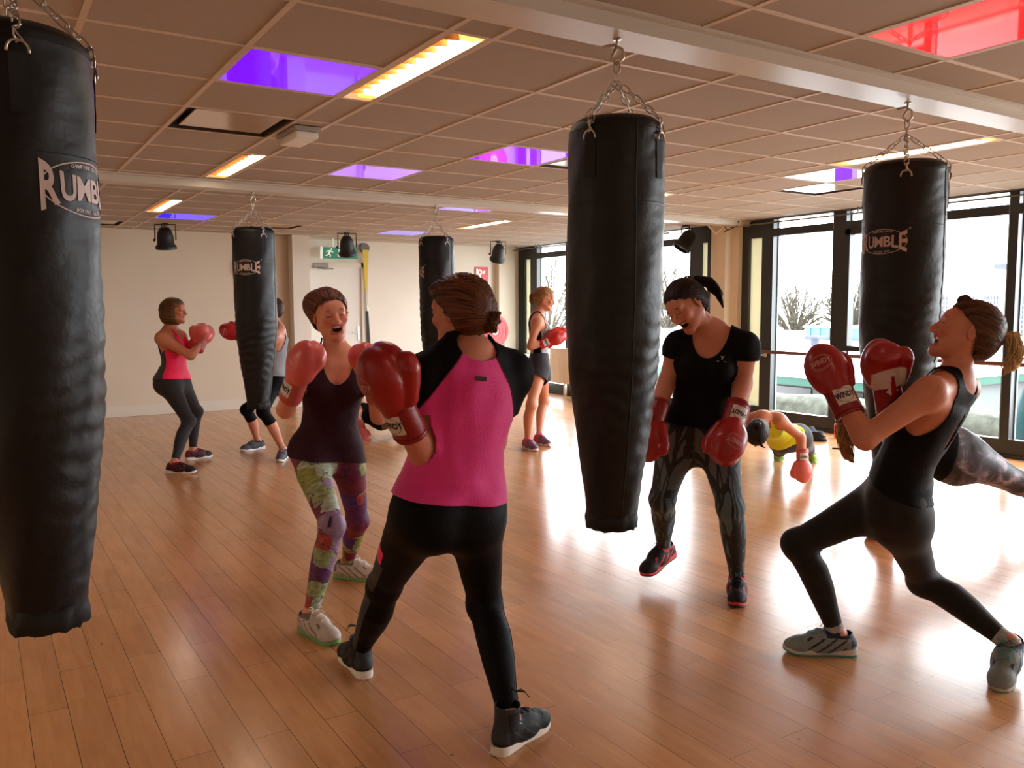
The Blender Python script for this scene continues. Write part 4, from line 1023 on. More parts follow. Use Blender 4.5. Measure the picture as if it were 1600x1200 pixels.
    def pants(s, name, mats, off=.0035, waist=.16, cut=.93, h=.0075, wr=.0008, thighcut=None, grow_thigh=0., paint=None, uv=False, label=None):
        lg = {sd: [q for q in s.prims if q.grp == 'leg' + sd and q.kind == 'bone'] for sd in 'LR'}
        pr = [q for q in s.prims if q.grp == 'torso' or q.grp.startswith('leg')]
        ex = []
        if grow_thigh:
            for sd in 'LR':
                q = lg[sd][0]; ex.append(Prim('bone', 'leg' + sd, .05, a=q.a, b=lerp(q.a, q.b, .5), t=[0, 1], r=q.r[[1, 2]] + np.array([.0, grow_thigh])))
        f = Field(pr + ex, (), off, (lambda V: wr * vnoise(V, 30, 8)) if wr else None)
        def keep(V):
            x, y, z = s.ploc(V); k = waist - z; dt = {}
            dL, dR = s.dgrp(V, 'legL'), s.dgrp(V, 'legR'); dto = s.dgrp(V, 'torso')
            for sd, d_ in (('L', dL), ('R', dR)):
                other = dR if sd == 'L' else dL
                if thighcut is not None:
                    q = lg[sd][0]; ab = q.b - q.a; L_ = np.linalg.norm(ab); t = ((V - q.a) @ ab) / L_ ** 2
                    k = np.where((d_ <= other) & (t > .12), np.minimum(k, (thighcut - t) * L_), k)
                    k = np.where(s.dgrp(V, 'leg' + sd) > 9, -1, k)
                else:
                    q = lg[sd][1]; ab = q.b - q.a; L_ = np.linalg.norm(ab); t = ((V - q.a) @ ab) / L_ ** 2
                    dq = q.ev(V) - .02; ct = cut[sd] if isinstance(cut, dict) else cut
                    k = np.where((dq < .02) & (dq < lg[sd][0].ev(V)) & (t > .2), np.minimum(k, (ct - t) * L_), k)
            if thighcut is None: k = np.minimum(k, 9)
            return k
        o = sculpt(name, f, mats, s.root, h, None, keep, .0015, 2, paint=paint)
        if label: o['label'] = label
        if uv:
            V = np.array([v.co[:] for v in o.data.vertices]) + np.array(world_of(o)); u_ = np.zeros((len(V), 3))
            dL, dR = s.dgrp(V, 'legL'), s.dgrp(V, 'legR')
            for sd, w in (('L', dL < dR), ('R', dL >= dR)):
                q1, q2 = lg[sd]; kf = s.J['kf' + sd]
                t1 = np.clip(((V - q1.a) @ (q1.b - q1.a)) / ((q1.b - q1.a) @ (q1.b - q1.a)), -.5, 1); t2 = np.clip(((V - q2.a) @ (q2.b - q2.a)) / ((q2.b - q2.a) @ (q2.b - q2.a)), 0, 1)
                sh_ = q2.ev(V) < q1.ev(V); L1, L2 = np.linalg.norm(q1.b - q1.a), np.linalg.norm(q2.b - q2.a)
                ln = np.where(sh_, L1 + t2 * L2, t1 * L1); cpt = np.where(sh_[:, None], q2.a + t2[:, None] * (q2.b - q2.a), q1.a + t1[:, None] * (q1.b - q1.a))
                r = V - cpt; ang = np.arctan2(r @ s.lh, r @ kf)
                uu = np.stack([ang * .06, ln, np.full(len(V), 1. if sd == 'L' else 0.)], 1); u_[w] = uu[w]
            a = o.data.attributes.new('along', 'FLOAT_VECTOR', 'POINT'); a.data.foreach_set('vector', u_.astype(np.float32).ravel())
        return o
    # ---- hair
    def hair(s, name, m, line=0., thick=.012, tail=None, bob=False, extra=(), amp=.0025, low=-.088, label=None, h=.0055):
        K = s.K; W_ = s.W; ax = (s.hl, s.hf, s.hu)
        pr = [Prim('ell', 'hair', .02, c=W_(0, -.018, .030), ax=ax, r=np.array([.078, .096, .086]) * K), Prim('ell', 'hair', .04, c=W_(0, -.045, -.02), ax=ax, r=np.array([.062, .058, .065]) * K)]
        if bob:
            pr += [Prim('ell', 'hair', .03, c=W_(0, -.030, -.040), ax=ax, r=np.array([.098, .098, .090]) * K), Prim('ell', 'hair', .03, c=W_(0, -.024, .03), ax=ax, r=np.array([.092, .108, .092]) * K)]
        fld = Field(pr + list(extra), (), thick)
        def loc(V): q = V - s.Hc; return (q @ s.hl) / K, (q @ s.hf) / K, (q @ s.hu) / K
        def nz(V):
            x, y, z = loc(V); a = np.arctan2(x, z + .03); return amp * (np.sin(a * 46 + 9 * np.sin(y * 40)) * .6 + np.sin(a * 90 + y * 60) * .4 + .8 * vnoise(V, 45, 7))
        fld.noise = nz
        def keep(V):
            x, y, z = loc(V)
            hl_ = np.interp(z, [-.12, -.07, -.02, .02, .05, .078, .10, .13], [-.035, -.03, -.014, .030, .056, .080, .12, .2]) + line + .004 * np.sin(x * 210) + .003 * np.sin(x * 530 + z * 300)
            if bob: hl_ = np.interp(z, [-.12, -.05, 0., .03, .06, .085, .11, .14], [.03, .04, .045, .055, .075, .10, .13, .2]) + line
            hl_ = hl_ - .25 * np.maximum(np.abs(x) - .05, 0) * (z > .0)
            k = np.minimum(hl_ - y, z - low)
            return k
        nz0 = fld.noise
        fld.noise = lambda V: nz0(V) * np.clip(keep(V) / .015, 0, 1) - (thick * .93) * (1 - np.clip(keep(V) / .022, 0, 1)) ** 2
        def paint(V):
            x, y, z = loc(V); a = np.arctan2(x, z + .03); return np.stack([a * .08, np.zeros(len(V)), y], 1)
        o = sculpt(name, fld, m, s.root, h, None, keep, thick * .8, 1, paint=paint)
        if label: o['label'] = label
        return o
    def lock(s, name, m, pts, rads, amp=.004, label=None, flat=None, fr=70, parent=None, h=.005):
        """a tapering bundle of hair through world points"""
        pr = []; P_ = [vc(p) for p in pts]
        for i in range(len(P_) - 1): pr.append(Prim('bone', 'hair', .015, a=P_[i], b=P_[i + 1], t=[0, 1], r=[rads[i], rads[i + 1]]))
        ax = nrm(P_[-1] - P_[0]); u = nrm(np.cross(ax, [.3, .5, .8])); v = np.cross(ax, u)
        for q in pr: q.r = q.r * .68
        f = Field(pr, (), 0., lambda V: amp * .6 * (np.sin((V @ u) * fr * 4 + 2 * np.sin((V @ ax) * 25)) + np.sin((V @ v) * fr * 5 + 2 * np.cos((V @ ax) * 22))) * .6)
        V_, F_ = surface(f, h, None, 1); mb = MB(); mb.add(V_.tolist(), F_.tolist())
        rr = random.Random(len(P_) * 31 + int(abs(P_[0][0]) * 1000)); n_s = 90
        for k in range(n_s):
            th, ra = rr.uniform(0, 2 * PI), rr.uniform(.55, 1.0); w1 = rr.uniform(.8, 1.15); ph = rr.uniform(0, 6); end = rr.uniform(.82, 1.06); pts = []; nn = 3 * (len(P_) - 1) + 1
            for i in range(nn):
                q = i / (nn - 1) * (len(P_) - 1) * min(end, 1); a_ = min(int(q), len(P_) - 2); t_ = q - a_
                c_ = P_[a_] * (1 - t_) + P_[a_ + 1] * t_
                if 0 < a_ + t_ < len(P_) - 1:
                    am = max(a_ - 1, 0); bm = min(a_ + 2, len(P_) - 1); c_ = c_ * .8 + .1 * (P_[am] * (1 - t_) + P_[a_] * t_) + .1 * (P_[a_ + 1] * (1 - t_) + P_[bm] * t_)
                rd = (rads[a_] * (1 - t_) + rads[a_ + 1] * t_) * ra * w1 * (1 + .12 * math.sin(ph + i))
                pts.append(c_ + (u * math.cos(th + .15 * i) + v * math.sin(th + .15 * i)) * rd)
            mb.tube(pts, [.0018] + [.0021] * (nn - 2) + [.0004], 3)
        o = obj(name, mb, m, parent or s.root, True)
        Vw = np.array(mb.v); C_ = np.stack([Vw @ u, Vw @ v, Vw @ ax], 1)
        a = o.data.color_attributes.new('paint', 'FLOAT_COLOR', 'POINT'); a.data.foreach_set('color', np.concatenate([C_, np.ones((len(Vw), 1))], 1).astype(np.float32).ravel())
        if label: o['label'] = label
        return o
    def strands(s, name, m, fn, n, r=.0012, label=None):
        mb = MB(); rr = random.Random(7)
        for k in range(n): mb.tube(fn(rr), [r, r, r * .6, r * .3][:4], 3)
        o = obj(name, mb, m, s.root, True)
        a = o.data.color_attributes.new('paint', 'FLOAT_COLOR', 'POINT')
        if label: o['label'] = label
        return o

# ---------------------------------------------------------------- boxing gloves
GLW = mat('glove_label_white', (226, 214, 210), .45); GLB = mat('glove_label_black', (24, 22, 24), .5)
def glove(person, sd, pn, col, white_palm=False, emblem=True, label_dir=None, size=1., label=None, lab=True, markcol=(226, 200, 196), flip=False, cuff_text='WINDY', coarse=False, maker=False):
    J = person.J; Wr = J['wr' + sd]; g = nrm(J['hand' + sd] - Wr); pn = vc(pn); pn = nrm(pn - g * (pn @ g)); th = np.cross(g, pn) * (1 if sd == 'R' else -1)
    Z_ = size * person.S
    L = lambda x, y, z: Wr + (th * x + pn * y + g * z) * Z_
    ax = (th, pn, g); R_ = lambda *r: np.array(r) * Z_
    pr = [Prim('bone', 'g', .02, a=L(0, .0, .0), b=L(0, -.004, .11), t=[0, .5, 1], r=R_(.045, .050, .056)),
          Prim('ell', 'g', .03, c=L(-.003, -.006, .122), ax=ax, r=R_(.070, .054, .090)),
          Prim('ell', 'g', .016, c=L(-.006, .034, .150), ax=ax, r=R_(.066, .042, .056)),
          Prim('ell', 'g', .03, c=L(-.045, .0, .10), ax=ax, r=R_(.028, .040, .06))]
    thp = [Prim('bone', 'g', .008, a=L(.046, .014, .045), b=L(.064, .040, .128), t=[0, .5, 1], r=R_(.024, .030, .031)), Prim('ell', 'g', .01, c=L(.060, .046, .145), ax=ax, r=R_(.028, .028, .030))]
    fld = Field(pr + thp, (), 0.); base = np.array(srgb(*col)[:3]); wh = np.array(srgb(224, 206, 202)[:3])
    def paint(V):
        q = (V - Wr) / Z_; x, y, z = q @ th, q @ pn, q @ g; C_ = np.tile(base, (len(V), 1))
        if white_palm:
            a_ = np.minimum(np.minimum(y - .012, .108 - 3 * x * x - z), .060 - np.abs(x + .005)); b__ = np.maximum(np.abs(x - .005) - .011 + np.maximum(z - .03, 0) * .12, z - .078); w = np.clip(np.minimum(a_, b__) / .003 + .5, 0, 1)[:, None]; C_ = C_ * (1 - w) + wh * w
        return C_
    LE = paint_mat('glove_leather', .34, 0, .5, bump=(55, .12), coat=.15)
    root = sculpt('boxing_glove', fld, LE, person.root, (.008 if coarse else (.0035 if white_palm else .005)), None, None, None, 2, paint=paint)
    if label: root['label'] = label
    # cuff
    mb = MB(); N = 30; prof = [(-.078, .0415), (-.080, .0455), (-.074, .0475), (-.068, .0460), (-.063, .0475), (-.02, .0475), (.02, .0470), (.032, .0485), (.036, .0455), (.034, .043)]
    v = []; f = []
    for h_, r_ in prof:
        for k in range(N): a = 2 * PI * k / N; v.append(L(r_ * 1.08 * math.cos(a), r_ * .96 * math.sin(a), h_))
    for i in range(len(prof) - 1):
        for k in range(N): f.append((i * N + k, i * N + (k + 1) % N, (i + 1) * N + (k + 1) % N, (i + 1) * N + k))
    f.append(tuple(range(N))[::-1]); mb.add(v, f)
    cm = mat('glove_cuff_%d_%d_%d' % col, tuple(int(c * .86) for c in col), .38, bump=(60, .15))
    cuff = obj('cuff', mb, cm, root, True)
    mb = MB(); mb.tube([L(.0478 * 1.08 * math.cos(a), .0478 * .96 * math.sin(a), -.066) for a in [2 * PI * k / 24 for k in range(24)]], .0022 * Z_, 5, True)
    obj('cuff_piping', mb, cm, root, True)
    cf = Field([Prim('loft', 'c', .0, P=[L(0, 0, -.07), L(0, 0, .03)], A=R_(.0515, .0512), B=R_(.0458, .0455), X=[th, th], Y=[pn, pn])])
    ld = vc(label_dir) if label_dir is not None else -pn; ld = nrm(ld - g * (ld @ g)); du = np.cross(g, ld)
    if lab:
        c = L(0, 0, -.012)
        wrap('cuff_patch', grid2d(.066 * Z_, .062 * Z_, 12, 4), cf, c, du, g, -ld, .0016, GLW, root)
        tv, tf = text_mesh(cuff_text, .024 * Z_, .04); tv = tv * np.array([.78, 1.15])
        if flip: tv = tv * -1
        wrap('cuff_lettering', merge2d([(tv, tf)]), cf, c, du, g, -ld, .0026, GLB, root)
        if not coarse: wrap('cuff_ring', merge2d([ring2d(.029 * Z_, .027 * Z_, .0014)]), cf, c, du, g, -ld, .0024, GLB, root)
    if maker:
        c = L(0, 0, -.02); mk = mat('glove_mark_pale', markcol, .5); sq = .022 * Z_
        parts = [(np.array([(-sq / 2 - .018, -sq / 2), (sq / 2 - .018, -sq / 2), (sq / 2 - .018, sq / 2), (-sq / 2 - .018, sq / 2)]), [(0, 1, 2, 3)])]
        for tx, yy in (('12 OZ', .006), ('WINDY', -.008)):
            tv, tf = text_mesh(tx, .0105, .04); parts.append((tv + np.array([.019, yy]), tf))
        wrap('size_mark', merge2d(parts), cf, c, du, g, pn if label_dir is None else -ld, .0018, mk, root)
    if emblem:
        c = L(-.004, -.0, .125); e = nrm(-pn * .9 - th * .25); mk = mat('glove_mark_%d' % markcol[0], markcol, .5)
        eu = nrm(np.cross(g, e)); tv, tf = text_mesh('WINDY', .026 * Z_, .03); tv = tv * np.array([.80, 1.1]); sg = -1 if flip else 1
        parts = [(tv * sg, tf), ring2d(.034 * Z_, .026 * Z_, .0014 * Z_), ring2d(.040 * Z_, .031 * Z_, .0012 * Z_)]
        if not coarse:
            for tp in (True, False):
                av, af = arc_text('CHAMPIONS' if False else ('BOXING' if tp else 'GLOVES'), .0085 * Z_, .030 * Z_, .0205 * Z_, tp); 
        wrap('emblem', merge2d(parts), fld, c, eu, g, -e, .0012, mk, root)
    return root

# ---------------------------------------------------------------- shoes
def shoe(person, sd, upper=(40, 40, 44), sole=(235, 232, 226), outs=None, lace=(240, 240, 235), accent=None, high=False, sock=None, planted=True, label=None, coarse=False, tread=False):
    J = person.J; A = J['ank' + sd].copy(); T = J['toe' + sd]; S = person.S * 1.0
    d = T - A
    hd = nrm(np.array([d[0], d[1], 0]))
    if planted: fw = hd; up = np.array([0, 0, 1.])
    else:
        a = nrm(d); lat = nrm(np.cross([0, 0, 1.], hd)); th = math.radians(21); fw = a * math.cos(th) + np.cross(lat, a) * 0 + nrm(np.cross(a, lat)) * math.sin(th); fw = nrm(fw); up = np.cross(fw, lat); up = up if up[2] > -.5 else -up
        if up @ np.array([0, 0, 1.]) < 0: up = -up
    lt = np.cross(up, fw)
    O = A - up * .085 * S
    if planted: O[2] = 0.001
    L = lambda x, y, z: O + (fw * x + lt * y + up * z) * S
    ax = (fw, lt, up); R_ = lambda *r: np.array(r) * S
    pr = [Prim('bone', 's', .02, a=L(-.040, 0, .045), b=L(.06, 0, .045), t=[0, 1], r=R_(.036, .041)),
          Prim('bone', 's', .03, a=L(.05, 0, .045), b=L(.135, 0, .030), t=[0, 1], r=R_(.043, .040)),
          Prim('ell', 's', .02, c=L(.150, -.0, .032), ax=ax, r=R_(.055, .042, .030)),
          Prim('bone', 's', .03, a=L(-.005, 0, .075), b=L(.075, 0, .050), t=[0, 1], r=R_(.036, .037)),
          Prim('bone', 's', .02, a=L(-.022, 0, .06), b=L(-.012, 0, .155 if high else .10), t=[0, 1], r=R_(.037, .041 if not high else .044))]
    top = .145 if high else .088
    fld = Field(pr)
    def lc(V): q = (V - O) / S; return q @ fw, q @ lt, q @ up
    up_ = np.array(srgb(*upper)[:3]); ac = np.array(srgb(*(accent or upper))[:3])
    def keep(V):
        x, y, z = lc(V); return np.minimum(z - .016, np.where(x < .05, top + .10 * np.clip(np.abs(x + .005) - .015, 0, 1) - z + (.012 if not high else 0) * (x > 0), 1))
    def paint(V):
        x, y, z = lc(V); C_ = np.tile(up_, (len(V), 1))
        if accent is not None:
            w = (np.abs((x * 1.0 + z * 1.3) % .045 - .02) < .006) & (np.abs(y) > .018) & (x > -.03) & (x < .12) & (z < .075); C_[w] = ac
            w = (x < -.045) & (z > .04); C_[w] = ac
            w = (z > top - .010) & (x < .05); C_[w] = ac
        C_ *= (1 + .10 * vnoise(V, 160, 4))[:, None]
        return C_
    root = sculpt('shoe', fld, paint_mat('shoe_upper', .6, 0, .3, bump=(140, .3)), person.root, .007 if coarse else .0045, None, keep, .003, 2, paint=paint)
    if label: root['label'] = label
    # sole
    def outline(x): return np.interp(x, [-.078, -.07, -.05, -.01, .04, .10, .15, .185, .203, .208], [.012, .026, .034, .034, .032, .042, .043, .032, .014, .004])
    xs = np.concatenate([np.linspace(-.078, -.05, 5), np.linspace(-.04, .16, 12), np.linspace(.17, .208, 7)])
    def slab(name, z0f, z1f, m, ins=0.):
        loop = [(x, outline(x) - ins, x) for x in xs] + [(x, -outline(x) + ins, x) for x in xs[::-1]]
        v = []; f = []; n = len(loop)
        for (x, y, _) in loop: v.append(L(x, y * 1.03, z0f(x)))
        for (x, y, _) in loop: v.append(L(x, y, z1f(x)))
        for k in range(n): f.append((k, (k + 1) % n, n + (k + 1) % n, n + k))
        f.append(tuple(range(n))[::-1]); f.append(tuple(range(n, 2 * n)))
        o = link_mesh(name, v, f, m, root); auto_smooth(o, 50); return o
    spring = lambda x: max(0, x - .15) ** 2 * 4.
    slab('midsole', lambda x: .008 + spring(x), lambda x: (.030 if x < .03 else .030 - (x - .03) * .06) + spring(x), mat('sole_%d_%d_%d' % sole, sole, .55))
    oc = outs or sole
    slab('outsole', lambda x: .0005 + spring(x), lambda x: .009 + spring(x) + (.003 * math.sin(x * 260) if tread else 0), mat('outsole_%d_%d_%d' % oc, oc, .6), .001)
    if not coarse:
        mb = MB()
        for k in range(5):
            x = .035 + k * .017; z0 = .0
            pts = []
            for q in range(7):
                y = -.02 + .04 * q / 6; zz = .045 + .05 * 1; p = L(x + (.006 if k % 2 else -.006) * (q - 3) / 3, y, .13); pts.append(p)
            P_ = np.array(pts)
            for _ in range(25): P_ = P_ - np.clip(fld.ev(P_), -.01, .05)[:, None] * up * .8
            mb.tube([p + up * .0015 for p in P_], .0022, 5)
        b0 = np.array([L(.028, 0, .14)]); 
        for _ in range(25): b0 = b0 - np.clip(fld.ev(b0), -.01, .05)[:, None] * up * .8
        b0 = b0[0] + up * .002
        for sg in (1, -1):
            mb.tube([b0, b0 + (lt * sg * .022 + up * .012 + fw * .004) * S, b0 + (lt * sg * .034 + up * .002 + fw * .012) * S, b0 + (lt * sg * .02 - up * .0 + fw * .012) * S, b0], .0019, 5)
            mb.tube([b0, b0 + (lt * sg * .018 + fw * .022 - up * .0) * S, b0 + (lt * sg * .036 + fw * .03 - up * .022) * S], .0017, 5)
        obj('laces', mb, mat('lace_%d_%d_%d' % lace, lace, .7), root, True)
    if sock is not None:
        mb = MB(); kn = J['kn' + sd]; ax_ = nrm(kn - A); r = .036 * S
        mb.tube([A - ax_ * .02, A + ax_ * .02, A + ax_ * .05, A + ax_ * .054], [r * 1.02, r, r * 1.0, r * .9], 18); so = obj('sock', mb, mat('sock_%d_%d_%d' % sock, sock, .8, bump=(200, .3)), person.root, True)
    return root
# joint positions in metres, one row of x, y, z per joint
POSES = {
 'bob': (0.97, [1.488, 8.028, 0.757, 1.502, 8.048, 1.028, 1.493, 8.075, 1.235, 1.530, 8.068, 1.390, 0.785, -0.617, 0.050, 1.546, 8.091, 0.757, 1.727, 8.265, 0.450, 1.675, 8.246, 0.085, 1.875, 8.310, 0.020, 1.596, 8.188, 1.159, 1.637, 8.146, 1.008, 1.675, 7.936, 1.113, 1.699, 7.905, 1.188, 1.431, 7.965, 0.757, 1.555, 7.764, 0.427, 1.395, 7.637, 0.085, 1.507, 7.549, 0.020, 1.390, 7.963, 1.159, 1.601, 7.812, 1.000, 1.736, 7.991, 1.081, 1.769, 8.003, 1.173]),
 'capri': (0.97, [2.415, 8.087, 0.701, 2.452, 8.096, 1.009, 2.468, 8.109, 1.231, 2.430, 8.151, 1.404, -0.844, 0.537, 0.000, 2.376, 8.011, 0.701, 2.210, 7.764, 0.467, 2.403, 7.803, 0.085, 2.232, 7.504, 0.020, 2.398, 7.974, 1.155, 2.209, 7.822, 1.045, 2.079, 7.979, 1.168, 1.991, 8.039, 1.210, 2.455, 8.163, 0.701, 2.215, 8.350, 0.427, 2.356, 8.489, 0.085, 2.161, 8.430, 0.020, 2.539, 8.244, 1.155, 2.391, 8.402, 0.999, 2.236, 8.281, 1.133, 2.189, 8.321, 1.232]),
 'purple': (1.0, [1.362, 3.764, 0.744, 1.397, 3.768, 0.989, 1.429, 3.771, 1.207, 1.409, 3.801, 1.377, -0.079, -0.995, -0.052, 1.447, 3.742, 0.744, 1.542, 3.843, 0.372, 1.586, 4.106, 0.085, 1.674, 4.010, 0.020, 1.581, 3.731, 1.129, 1.542, 3.562, 0.915, 1.453, 3.393, 1.068, 1.429, 3.420, 1.184, 1.277, 3.786, 0.744, 1.282, 3.493, 0.454, 1.166, 3.470, 0.085, 1.205, 3.298, 0.020, 1.277, 3.810, 1.129, 1.135, 3.641, 0.964, 1.105, 3.426, 1.078, 1.138, 3.393, 1.185]),
 'pink': (0.99, [1.271, 2.394, 0.742, 1.313, 2.365, 1.058, 1.333, 2.351, 1.274, 1.315, 2.375, 1.393, -0.431, 0.901, -0.050, 1.184, 2.403, 0.742, 1.184, 2.711, 0.423, 1.195, 2.984, 0.085, 1.202, 3.105, 0.020, 1.178, 2.366, 1.197, 1.161, 2.352, 0.961, 1.021, 2.199, 1.087, 0.972, 2.221, 1.226, 1.358, 2.386, 0.742, 1.459, 2.479, 0.371, 1.384, 2.195, 0.085, 1.519, 2.244, 0.020, 1.488, 2.336, 1.197, 1.483, 2.447, 0.948, 1.560, 2.665, 1.020, 1.545, 2.685, 1.114]),
 'window': (1.0, [4.870, 7.129, 0.786, 4.882, 7.158, 1.126, 4.888, 7.177, 1.348, 4.951, 7.154, 1.505, 0.763, -0.600, -0.241, 4.924, 7.199, 0.786, 5.064, 7.330, 0.418, 4.905, 7.194, 0.085, 4.896, 6.837, 0.020, 4.983, 7.302, 1.270, 4.990, 7.340, 0.998, 5.012, 7.104, 1.059, 5.077, 7.070, 1.131, 4.817, 7.060, 0.786, 4.612, 6.898, 0.454, 4.639, 7.009, 0.085, 4.594, 6.671, 0.020, 4.792, 7.053, 1.270, 4.694, 7.031, 1.030, 4.865, 6.984, 1.053, 4.938, 6.943, 1.111]),
 'black': (1.0, [2.955, 2.957, 0.771, 2.967, 2.920, 1.068, 2.951, 2.872, 1.303, 2.826, 2.916, 1.416, -0.835, -0.108, -0.539, 3.008, 2.887, 0.771, 2.937, 2.721, 0.476, 3.090, 2.809, 0.085, 2.923, 2.653, 0.020, 3.047, 2.748, 1.225, 3.051, 2.762, 1.044, 2.880, 2.641, 0.917, 2.813, 2.644, 0.771, 2.901, 3.026, 0.771, 2.778, 3.010, 0.478, 2.969, 3.203, 0.170, 2.812, 3.168, 0.060, 2.855, 2.997, 1.225, 2.821, 3.035, 1.045, 2.648, 2.928, 0.909, 2.612, 2.938, 0.785]),
 'lunge': (1.02, [2.996, 1.940, 0.634, 2.984, 1.835, 0.921, 3.029, 1.735, 1.148, 3.073, 1.724, 1.308, -0.627, 0.696, 0.351, 2.930, 1.879, 0.634, 3.191, 1.916, 0.297, 3.256, 1.603, 0.130, 3.120, 1.565, 0.020, 2.829, 1.703, 1.103, 2.628, 1.814, 0.942, 2.640, 1.939, 1.073, 2.644, 1.996, 1.189, 3.062, 2.001, 0.634, 2.736, 2.176, 0.460, 2.888, 2.091, 0.085, 2.776, 2.182, 0.020, 3.175, 1.780, 1.095, 2.967, 1.916, 0.907, 2.873, 1.898, 1.073, 2.866, 1.916, 1.202]),
 'yellow': (0.93, [5.657, 4.592, 0.310, 5.390, 4.574, 0.441, 5.143, 4.467, 0.538, 5.019, 4.393, 0.441, -0.004, 0.177, -0.984, 5.726, 4.548, 0.310, 6.088, 4.761, 0.183, 6.434, 4.989, 0.072, 6.400, 4.946, 0.023, 5.261, 4.391, 0.533, 5.439, 4.323, 0.390, 5.456, 4.295, 0.224, 5.419, 4.279, 0.083, 5.588, 4.636, 0.310, 5.900, 4.910, 0.163, 6.223, 5.185, 0.094, 6.178, 5.146, 0.015, 5.092, 4.569, 0.526, 5.032, 4.649, 0.347, 5.012, 4.647, 0.216, 4.994, 4.620, 0.073]),
 'plank': (1.0, [5.187, 2.909, 0.465, 4.935, 3.075, 0.522, 4.745, 3.203, 0.595, 4.660, 3.263, 0.651, -0.428, 0.272, -0.862, 5.261, 2.861, 0.465, 5.560, 2.732, 0.277, 5.780, 2.495, 0.117, 5.809, 2.466, 0.017, 4.656, 3.069, 0.588, 4.643, 3.029, 0.358, 4.616, 3.026, 0.165, 4.604, 3.028, 0.107, 5.112, 2.956, 0.465, 5.523, 2.722, 0.303, 5.928, 2.578, 0.102, 5.975, 2.537, 0.006, 4.932, 3.283, 0.561, 4.967, 3.269, 0.302, 4.943, 3.263, 0.094, 4.925, 3.267, 0.032]),
 'far': (0.97, [3.771, 8.603, 0.226, 3.617, 8.705, 0.262, 3.475, 8.799, 0.298, 3.398, 8.849, 0.313, -0.428, 0.272, -0.862, 3.843, 8.557, 0.226, 3.709, 8.167, 0.153, 3.993, 8.386, 0.076, 4.019, 8.363, 0.013, 3.453, 8.632, 0.281, 3.484, 8.604, 0.197, 3.503, 8.583, 0.120, 3.513, 8.573, 0.079, 3.699, 8.649, 0.226, 3.768, 8.327, 0.172, 4.079, 8.632, 0.099, 4.099, 8.611, 0.026, 3.542, 8.931, 0.266, 3.575, 8.903, 0.194, 3.583, 8.888, 0.108, 3.580, 8.884, 0.050]),
}
def unpack_pose(S, row):
    names = ['pelvis', 'chest', 'neck', 'head', 'hdir'] + [a + b for b in 'LR' for a in ('hip', 'kn', 'ank', 'toe', 'sh', 'el', 'wr', 'hand')]
    J = {n: tuple(row[3 * i:3 * i + 3]) for i, n in enumerate(names)}; J['S'] = S; return J
POSES = {k: unpack_pose(*v) for k, v in POSES.items()}
FH = np.array([.5366, .8438, 0.]); RH = np.array([.8438, -.5366, 0.]); ZZ = np.array([0, 0, 1.])
def lap(n): pass
DKHAIR = hair_mat('hair_brown_dark', (14, 9, 7), (44, 27, 19)); BRHAIR = hair_mat('hair_brown', (40, 23, 15), (98, 62, 38)); REDHAIR = hair_mat('hair_auburn', (54, 26, 14), (122, 70, 42))
BLHAIR = hair_mat('hair_blonde', (92, 56, 28), (190, 142, 84)); BLACKHAIR = hair_mat('hair_black', (12, 9, 9), (40, 28, 26)); TIPHAIR = hair_mat('hair_blonde_tips_backlit', (176, 134, 84), (242, 216, 168))  # blonde tip colours lightened, with a backlight glow put into them
def fabric(name, col, rough=.75, sheen=.12, bump=(160, .2), noise=None):
    dark = max(col) < 40
    return mat(name, tuple(c * (.62 if dark else 1) for c in col), rough, 0, .12 if dark else .25, bump=bump, sheen=0 if dark else sheen, noise=noise)
